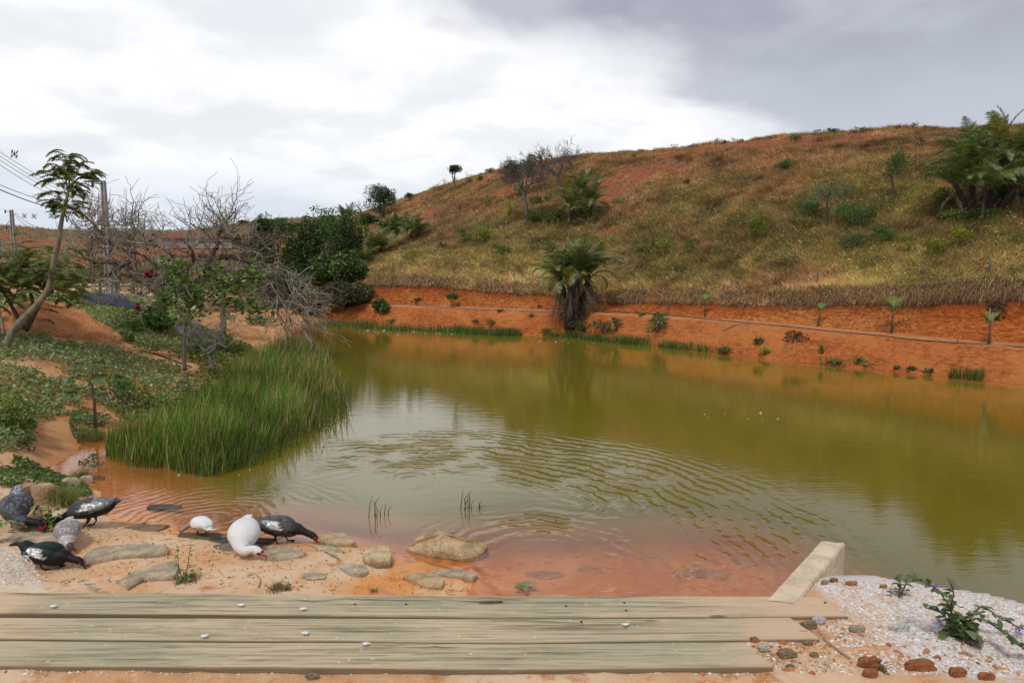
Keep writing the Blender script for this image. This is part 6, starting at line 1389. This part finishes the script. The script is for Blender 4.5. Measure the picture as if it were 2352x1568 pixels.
stick([(1892,1470),(1920,1492),(1952,1515)], .004, 'thin dry stick on the gravel'); stick([(590,1322),(598,1332),(594,1350)], .006, 'pale curved stick on the orange sand'); stick([(745,1268),(760,1275),(778,1285)], .004, 'dark twig by the speckled stone', (.15, .1, .07)); stick([(975,1290),(1010,1300),(1060,1312)], .004, 'thin twig lying in the shallow water', (.3, .2, .13), .01)
mb = MB(); P_ = np.array([(0, 0, 0), (.02, .01, .006), (.05, .015, .004)]); leaves(mb, np.tile(P_, (6, 1)) + rng.normal(0, .006, (18, 3)), .035, varcol([(.8, .8, .78)], 18, .08), aspect=.35, flat=.9)
tag(mb.build('feather', M['petal'], None, hit(617, 1262) + Vector((0, 0, .02))), 'white feather on the rock beside the white duck', 'feather')

# ================================================================ ducks
def feather_mat(name, scale=55, edge=0.45):
    m, t = newmat(name)
    c = t.n('ShaderNodeAttribute', attribute_name='Col').outputs['Color']; tc = t.n('ShaderNodeTexCoord').outputs['Object']
    v = t.n('ShaderNodeTexVoronoi', {'Vector': t.mapping(tc, (0.6, 1, 1)), 'Scale': float(scale)}, feature='DISTANCE_TO_EDGE').outputs[0]
    v2 = t.n('ShaderNodeTexVoronoi', {'Vector': t.mapping(tc, (0.6, 1, 1)), 'Scale': float(scale)}); cc = t.n('ShaderNodeSeparateColor', {0: v2.outputs['Color']}).outputs[0]
    lum = t.math('ADD', 1.0 - edge * .4, t.math('MULTIPLY', t.math('SUBTRACT', cc, 0.5), edge))
    c2 = t.mix(1.0, c, t.n('ShaderNodeCombineColor', {0: lum, 1: lum, 2: lum}).outputs[0], 'MULTIPLY')
    dk = t.mix(1.0, c2, (1 - edge, 1 - edge, 1 - edge), 'MULTIPLY'); c3 = t.mix(t.ramp(v, 0.10, 0.0), c2, dk)
    bn = t.n('ShaderNodeBump', {'Strength': 0.25, 'Distance': 0.004, 'Height': v}).outputs[0]
    finish(t, t.n('ShaderNodeBsdfPrincipled', {'Base Color': c3, 'Roughness': 0.6, 'Specular IOR Level': 0.3, 'Normal': bn}).outputs[0]); return m
M['fdark'] = feather_mat('dark_plumage', 42, .75); M['fwhite'] = feather_mat('white_plumage', 42, .06); M['fmix'] = feather_mat('mottled_plumage', 30, .35)
M['skin'] = rough_mat('red_skin', None, .55, 60, .6, .45, fine=160, spec=.5); M['bill'] = rough_mat('bill_horn', None, .75, 30, .1, .4, spec=.5); M['foot'] = rough_mat('foot_skin', None, .7, 40, .2, .5)
M['eye'] = rough_mat('eye_dark', (.01, .01, .01), 1, 5, 0, .1, spec=.8)

def duck(label, p, heading, scale, spine, body_cols, wingc, wing_white, billc, footc, fmat='fdark', legx=0.02, legh=None, face_big=1.0, tailc=None, grp=None, white_pos=(.45, .75)):
    """spine rows: x, y, z, half width, half height (tail to bill root); x forward, y left, z up, feet at z = 0"""
    root = empty('duck', p, heading, label, 'duck', grp); root.scale = (scale,) * 3
    spine = [(x, y, z, w_ * 1.12, h_ * 1.08) for x, y, z, w_, h_ in spine]; Sp = crom(spine, 6); n = len(Sp); ns = 22; th = np.linspace(0, 2 * PI, ns, endpoint=False)
    Pc = Sp[:, :3]; T = np.gradient(Pc, axis=0); T /= np.linalg.norm(T, axis=1, keepdims=True)
    A = np.cross(np.array([0, 0, 1.0]), T); A /= np.linalg.norm(A, axis=1, keepdims=True); B = np.cross(T, A)
    f = np.linspace(0, 1, n)
    sx = np.cos(th)[None, :, None]; sz = np.sin(th)[None, :, None]
    szz = np.where(sz > 0, sz * 0.95, sz * 1.0)
    V = Pc[:, None, :] + A[:, None, :] * sx * Sp[:, 3][:, None, None] + B[:, None, :] * szz * Sp[:, 4][:, None, None]
    V = V + rng.normal(0, 0.0012, V.shape)
    i = np.arange(n - 1)[:, None] * ns; j = np.arange(ns)[None]; F_ = np.stack([i + j, i + (j + 1) % ns, i + ns + (j + 1) % ns, i + ns + j], -1).reshape(-1, 4)
    cols = np.array([[body_cols(a, math.sin(b)) for b in th] for a in f]).reshape(-1, 3)
    mb = MB(); mb.add(V.reshape(-1, 3), F_, cols); mb.f.setdefault(ns, []).append(np.array([list(range(ns))[::-1], list(range((n - 1) * ns, n * ns))]))
    mb.build('body', M[fmat], root)
    # folded wings: layered shells hugging the flanks, ends crossing above the tail
    nb = 6 * 5
    for sg in (-1, 1):
        wn, wm_ = 26, 12; Vw = []; cw = []
        for a in range(wn):
            s_ = a / (wn - 1); fi = (5.4 - 4.6 * s_) * 6; i0 = int(min(max(fi, 0), n - 2)); ft = fi - i0
            c = Pc[i0] * (1 - ft) + Pc[i0 + 1] * ft; rw = Sp[i0, 3] * (1 - ft) + Sp[i0 + 1, 3] * ft; rh = Sp[i0, 4] * (1 - ft) + Sp[i0 + 1, 4] * ft
            rw = max(rw, .035); rh = max(rh, .03)
            lift = (.15 if fmat == 'fwhite' else 1) * 0.013 * math.sin(PI * min(1, s_ * 1.1)) + (.003 if fmat == 'fwhite' else .007) + 0.008 * s_
            lift *= min(1, s_ / .25 + .02); off_ = .0008 + .002 * min(1, s_ / .25)
            lo = math.radians(-22 + 62 * s_ ** 2.2 + 34 * max(0, .22 - s_) / .22); hi = math.radians(91)
            for b in range(wm_):
                q = b / (wm_ - 1); ph = hi + (lo - hi) * q
                rr = 1.0; pt = c + A[i0] * sg * math.cos(ph) * (rw + off_ + lift * math.sin(PI * (q * .9 + .05))) + B[i0] * math.sin(ph) * (rh * .952 + off_ + lift * math.sin(PI * (q * .9 + .05)))
                Vw.append(pt + np.array([0, 0, .0012 * math.sin(b * 2.6 + a * .3)])); w = wing_white and (white_pos[0] < q < white_pos[1]) and (.20 < s_ + .12 * math.sin(q * 9) < .62)
                row = 1.0 if fmat == 'fwhite' else .82 + .30 * (((s_ * 7 + q * .8) % 1.0)); cw.append(tuple(np.array((1.1, 1.1, 1.08) if w else wingc(s_, q)) * (1 if w else row)))
        Vw = np.array(Vw); Fw = gridfaces(wn, wm_); mbw = MB(); mbw.add(Vw, Fw, np.array(cw))
        
        mbw.build('wing', M[fmat], root)
    # tail feathers
    mb = MB(); t0 = Pc[3]; dT = -T[3]
    for q in range(7):
        a = (q - 3) * .13; d = dT * math.cos(a) + A[3] * math.sin(a); s_ = A[3] * math.cos(a) - dT * math.sin(a)
        L_ = .15 - .008 * abs(q - 3); w_ = .017; z_ = np.array([0, 0, .002 * q]); tc_ = np.array((tailc or wingc)(1, .2))
        mb.add([t0 - d * .02 - s_ * w_ * .6 + z_, t0 - d * .02 + s_ * w_ * .6 + z_, t0 + d * L_ * .7 + s_ * w_ + z_, t0 + d * L_ + z_, t0 + d * L_ * .7 - s_ * w_ + z_], [[0, 1, 2, 3, 4]], tc_ * rng.uniform(.8, 1.15))
    mb.build('tail', M[fmat], root, smooth=False)
    # head: face skin, eyes, bill
    h = Pc[-7]; hd = T[-5]; up = B[-5]; rt = A[-5]; hw = Sp[-7, 3]; hh = Sp[-7, 4]
    def blob(mb, c, rad, col, ax=None):
        u_, v_ = np.meshgrid(np.linspace(0, 2 * PI, 10, endpoint=False), np.linspace(-PI / 2, PI / 2, 7)); X = np.stack([np.cos(v_) * np.cos(u_), np.cos(v_) * np.sin(u_), np.sin(v_)], -1).reshape(-1, 3)
        Fb = [(a * 10 + b, a * 10 + (b + 1) % 10, (a + 1) * 10 + (b + 1) % 10, (a + 1) * 10 + b) for a in range(6) for b in range(10)]
        mb.add(np.asarray(c) + X * rad, Fb, col)
    mb = MB(); fc = Pc[-4]
    if face_big > 0:
        for sg in (-1, 1):
            for _ in range(int(34 * face_big)):
                a = rng.uniform(-.7, 1.0); b = rng.uniform(-.7, 1.1); c = h + hd * (.014 + .020 * a) * face_big ** .5 + rt * sg * hw * (1.0 - .25 * abs(a) - .2 * abs(b)) + up * hh * .55 * b
                blob(mb, c, rng.uniform(.004, .0085) * (.75 + .25 * face_big), (.52, .012, .016))
        for _ in range(int(16 * face_big)):
            c = fc + hd * rng.uniform(-.004, .016) + up * rng.uniform(.3, 1.1) * Sp[-4, 4] + rt * rng.normal(0, .008); blob(mb, c, rng.uniform(.005, .009), (.50, .012, .015))
        mb.build('face', M['skin'], root)
    for sg in (-1, 1):
        mb = MB(); blob(mb, h + hd * .012 + rt * sg * (hw * 1.0 + .004) + up * hh * .25, .0055, (.01, .01, .01)); mb.build('eye', M['eye'], root)
    mb = MB(); b0 = Pc[-2]; pr = [(0, .017, .016), (.018, .015, .012), (.035, .014, .008), (.05, .0145, .006), (.062, .012, .0055), (.07, .006, .004)]
    Vb = []; cb = []; nb_ = 12; dd = hd - up * .10; dd /= np.linalg.norm(dd)
    for k_, (x, w_, z) in enumerate(pr):
        for a in np.linspace(0, 2 * PI, nb_, endpoint=False):
            Vb.append(b0 + dd * x + rt * math.cos(a) * w_ + up * math.sin(a) * z); cb.append(np.array(billc[0] if k_ < 3 else (billc[1] if k_ < 5 else billc[2])))
    Fb = [(a * nb_ + b, a * nb_ + (b + 1) % nb_, (a + 1) * nb_ + (b + 1) % nb_, (a + 1) * nb_ + b) for a in range(len(pr) - 1) for b in range(nb_)]
    mb.add(Vb, Fb, np.array(cb)); mb.f.setdefault(nb_, []).append(np.array([list(range((len(pr) - 1) * nb_, len(pr) * nb_))])); mb.build('bill', M['bill'], root)
    # legs with webbed feet
    for sg in (-1, 1):
        fx = legx + (0.045 if sg > 0 else -0.03); y_ = sg * .055
        hip = np.array([legx - .03, sg * .05, .14]); ank = np.array([fx - .035, y_, .055]); ft = np.array([fx, y_, .010]); mb = MB()
        tube(mb, [hip, hip * .5 + ank * .5 + np.array([-.012, 0, 0]), ank], [.028, .017, .0085], 8, np.array(footc) * .8); tube(mb, [ank, (ank + ft) / 2, ft], [.0085, .0075, .008], 8, footc)
        leg = mb.build('leg', M['foot'], root); mb = MB()
        toes = [ft + np.array([.075 * math.cos(a), .075 * math.sin(a), -.006]) for a in (sg * .1 - .42, sg * .1, sg * .1 + .42)]
        for tq in toes: tube(mb, [ft + np.array([-.004, 0, 0]), (ft + tq) / 2 + np.array([0, 0, .004]), tq], [.0065, .005, .003], 6, footc)
        tube(mb, [ft, ft + np.array([-.028, 0, -.004])], [.005, .002], 5, footc)
        m1 = (toes[0] + toes[1]) / 2 - np.array([.010, 0, 0]); m2 = (toes[1] + toes[2]) / 2 - np.array([.010, 0, 0])
        mb.addl([ft, toes[0], m1, toes[1], m2, toes[2]], [(0, 1, 2, 3), (0, 3, 4, 5)], np.array(footc) * 1.05); mb.build('foot', M['foot'], leg)
    return root
def spine(neck, bz=.20, tz=.235, fat=1.0, breast=.155):
    """neck: list of (x, y, z, w, h) from the breast to the bill root"""
    b = [(-.33, 0, tz, .022, .012), (-.27, 0, tz - .005, .05, .034), (-.19, 0, bz + .015, .085, .068), (-.08, 0, bz, .108, .094), (.03, 0, bz - .004, .112, .10), (.125, 0, bz - .022, .095, .088)]
    return [(x, y, z, w * fat, h * fat) for x, y, z, w, h in b] + neck
GD = lambda *c: (lambda f, s: c[0])
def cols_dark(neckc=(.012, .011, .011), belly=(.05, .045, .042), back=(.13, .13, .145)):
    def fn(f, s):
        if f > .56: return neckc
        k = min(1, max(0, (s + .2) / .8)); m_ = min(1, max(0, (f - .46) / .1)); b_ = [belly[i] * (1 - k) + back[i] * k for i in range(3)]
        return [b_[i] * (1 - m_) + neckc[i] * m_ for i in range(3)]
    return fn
def P_(u, v, z=.06): q = pz(u, v, z); q.z = max(float(drop(q.x, q.y)), -.02); return q
BLK = ((.03, .025, .025), (.40, .17, .12), (.35, .12, .09)); PNK = ((.55, .16, .10), (.62, .30, .22), (.35, .2, .18)); ORG = ((.40, .12, .05), (.55, .16, .05), (.45, .12, .05))
# G: dark grey drake with white wing patch, facing right at the water
nk = [(.205, 0, .175, .066, .062), (.265, 0, .155, .042, .042), (.315, 0, .135, .034, .036), (.365, 0, .115, .034, .037), (.405, 0, .088, .030, .033), (.425, 0, .060, .021, .022)]
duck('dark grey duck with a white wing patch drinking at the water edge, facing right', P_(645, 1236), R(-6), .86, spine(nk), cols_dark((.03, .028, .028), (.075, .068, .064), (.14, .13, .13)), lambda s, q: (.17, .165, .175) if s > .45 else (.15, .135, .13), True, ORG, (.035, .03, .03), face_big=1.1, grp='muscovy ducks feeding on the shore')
# F: white duck facing the camera, neck turned to picture right
nk = [(.20, .0, .14, .078, .075), (.255, .03, .115, .05, .05), (.275, .085, .125, .037, .038), (.285, .125, .125, .036, .038), (.305, .165, .105, .034, .036), (.322, .192, .078, .022, .022)]
wf = lambda f, s: (.80, .80, .78)
duck('white duck with a bright red face bending its neck, facing the camera', P_(562, 1266), R(-74), .90, spine(nk, fat=1.22), wf, lambda s, q: (.80, .80, .78), False, PNK, (.60, .30, .06), 'fwhite', legx=.07, face_big=1.2, grp='muscovy ducks feeding on the shore')
# E: small white duck seen from behind, brownish neck, head down to the left
nk = [(.19, .02, .165, .062, .058), (.235, .06, .15, .036, .038), (.27, .10, .12, .030, .032), (.30, .13, .09, .030, .031), (.315, .15, .065, .024, .026), (.325, .16, .048, .016, .016)]
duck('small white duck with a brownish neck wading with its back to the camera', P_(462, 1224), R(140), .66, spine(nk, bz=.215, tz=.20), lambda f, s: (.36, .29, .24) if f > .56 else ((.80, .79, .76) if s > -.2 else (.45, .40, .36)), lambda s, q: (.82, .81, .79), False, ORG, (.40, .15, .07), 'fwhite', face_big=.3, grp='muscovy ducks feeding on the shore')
# D: black duck, facing right, lower left
nk = [(.195, 0, .145, .068, .062), (.25, 0, .128, .042, .042), (.30, 0, .115, .034, .035), (.345, 0, .108, .034, .036), (.385, 0, .088, .029, .031), (.405, 0, .066, .02, .02)]
duck('black duck with a greenish back and white wing patch crouching, facing right', P_(112, 1310), R(-8), .84, spine(nk, bz=.155, tz=.235), cols_dark((.010, .009, .009), (.012, .011, .010), (.014, .018, .016)), lambda s, q: (.010, .028, .022), True, ((.03, .025, .025), (.12, .07, .06), (.30, .12, .09)), (.04, .035, .03), face_big=.5, grp='muscovy ducks feeding on the shore')
# B: dark grey duck facing left
nk = [(.205, 0, .16, .066, .062), (.265, .0, .14, .042, .042), (.32, 0, .128, .033, .035), (.37, 0, .112, .034, .036), (.41, 0, .082, .028, .03), (.43, 0, .055, .02, .02)]
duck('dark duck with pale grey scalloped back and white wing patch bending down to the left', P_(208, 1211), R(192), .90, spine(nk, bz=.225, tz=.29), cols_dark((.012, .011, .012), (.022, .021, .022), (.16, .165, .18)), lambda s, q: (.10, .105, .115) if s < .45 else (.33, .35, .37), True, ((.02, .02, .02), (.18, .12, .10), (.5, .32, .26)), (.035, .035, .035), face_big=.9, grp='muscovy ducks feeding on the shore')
# C: mottled grey and white duck facing the camera
nk = [(.195, .0, .14, .072, .068), (.245, .015, .12, .045, .045), (.275, .03, .12, .033, .034), (.30, .04, .115, .032, .034), (.325, .05, .09, .028, .028), (.335, .055, .068, .02, .018)]
def cmix(f, s):
    if f > .74: return (.13, .10, .095)
    if f > .5: return (.74, .71, .68)
    return (.46, .42, .41) if s > -.1 else (.72, .70, .68)
duck('small mottled grey and white duck facing the camera with its head down', P_(158, 1260), R(-60), .76, spine(nk, fat=1.05), cmix, lambda s, q: (.34 + .25 * ((q * 3.7 + s * 5) % 1 > .72), .30 + .26 * ((q * 3.7 + s * 5) % 1 > .72), .29 + .26 * ((q * 3.7 + s * 5) % 1 > .72)) if s < .6 else (.62, .60, .60), False, PNK, (.50, .22, .05), 'fmix', legx=.06, face_big=.4, grp='muscovy ducks feeding on the shore')
# A: big grey duck at the left edge, head down towards the camera and right
nk = [(.20, .03, .15, .068, .064), (.25, .09, .13, .044, .044), (.285, .15, .12, .036, .037), (.31, .195, .11, .036, .038), (.335, .225, .08, .032, .032), (.348, .238, .052, .021, .021)]
duck('large slate grey duck with pale tail and bumpy red face at the left edge', P_(42, 1222), R(-58), .96, spine(nk, bz=.225, tz=.33, fat=1.1), lambda f, s: (.014, .012, .012) if f > .66 else ((.40, .38, .34) if f > .56 and s < 0.1 else (.12, .125, .14)), lambda s, q: (.135, .145, .165) if s < .55 else ((.50, .53, .56) if q < .35 else (.26, .28, .31)), False, ((.02, .02, .02), (.15, .10, .09), (.40, .2, .16)), (.40, .18, .08), face_big=1.15, grp='muscovy ducks feeding on the shore', tailc=lambda s, q: (.5, .52, .55))
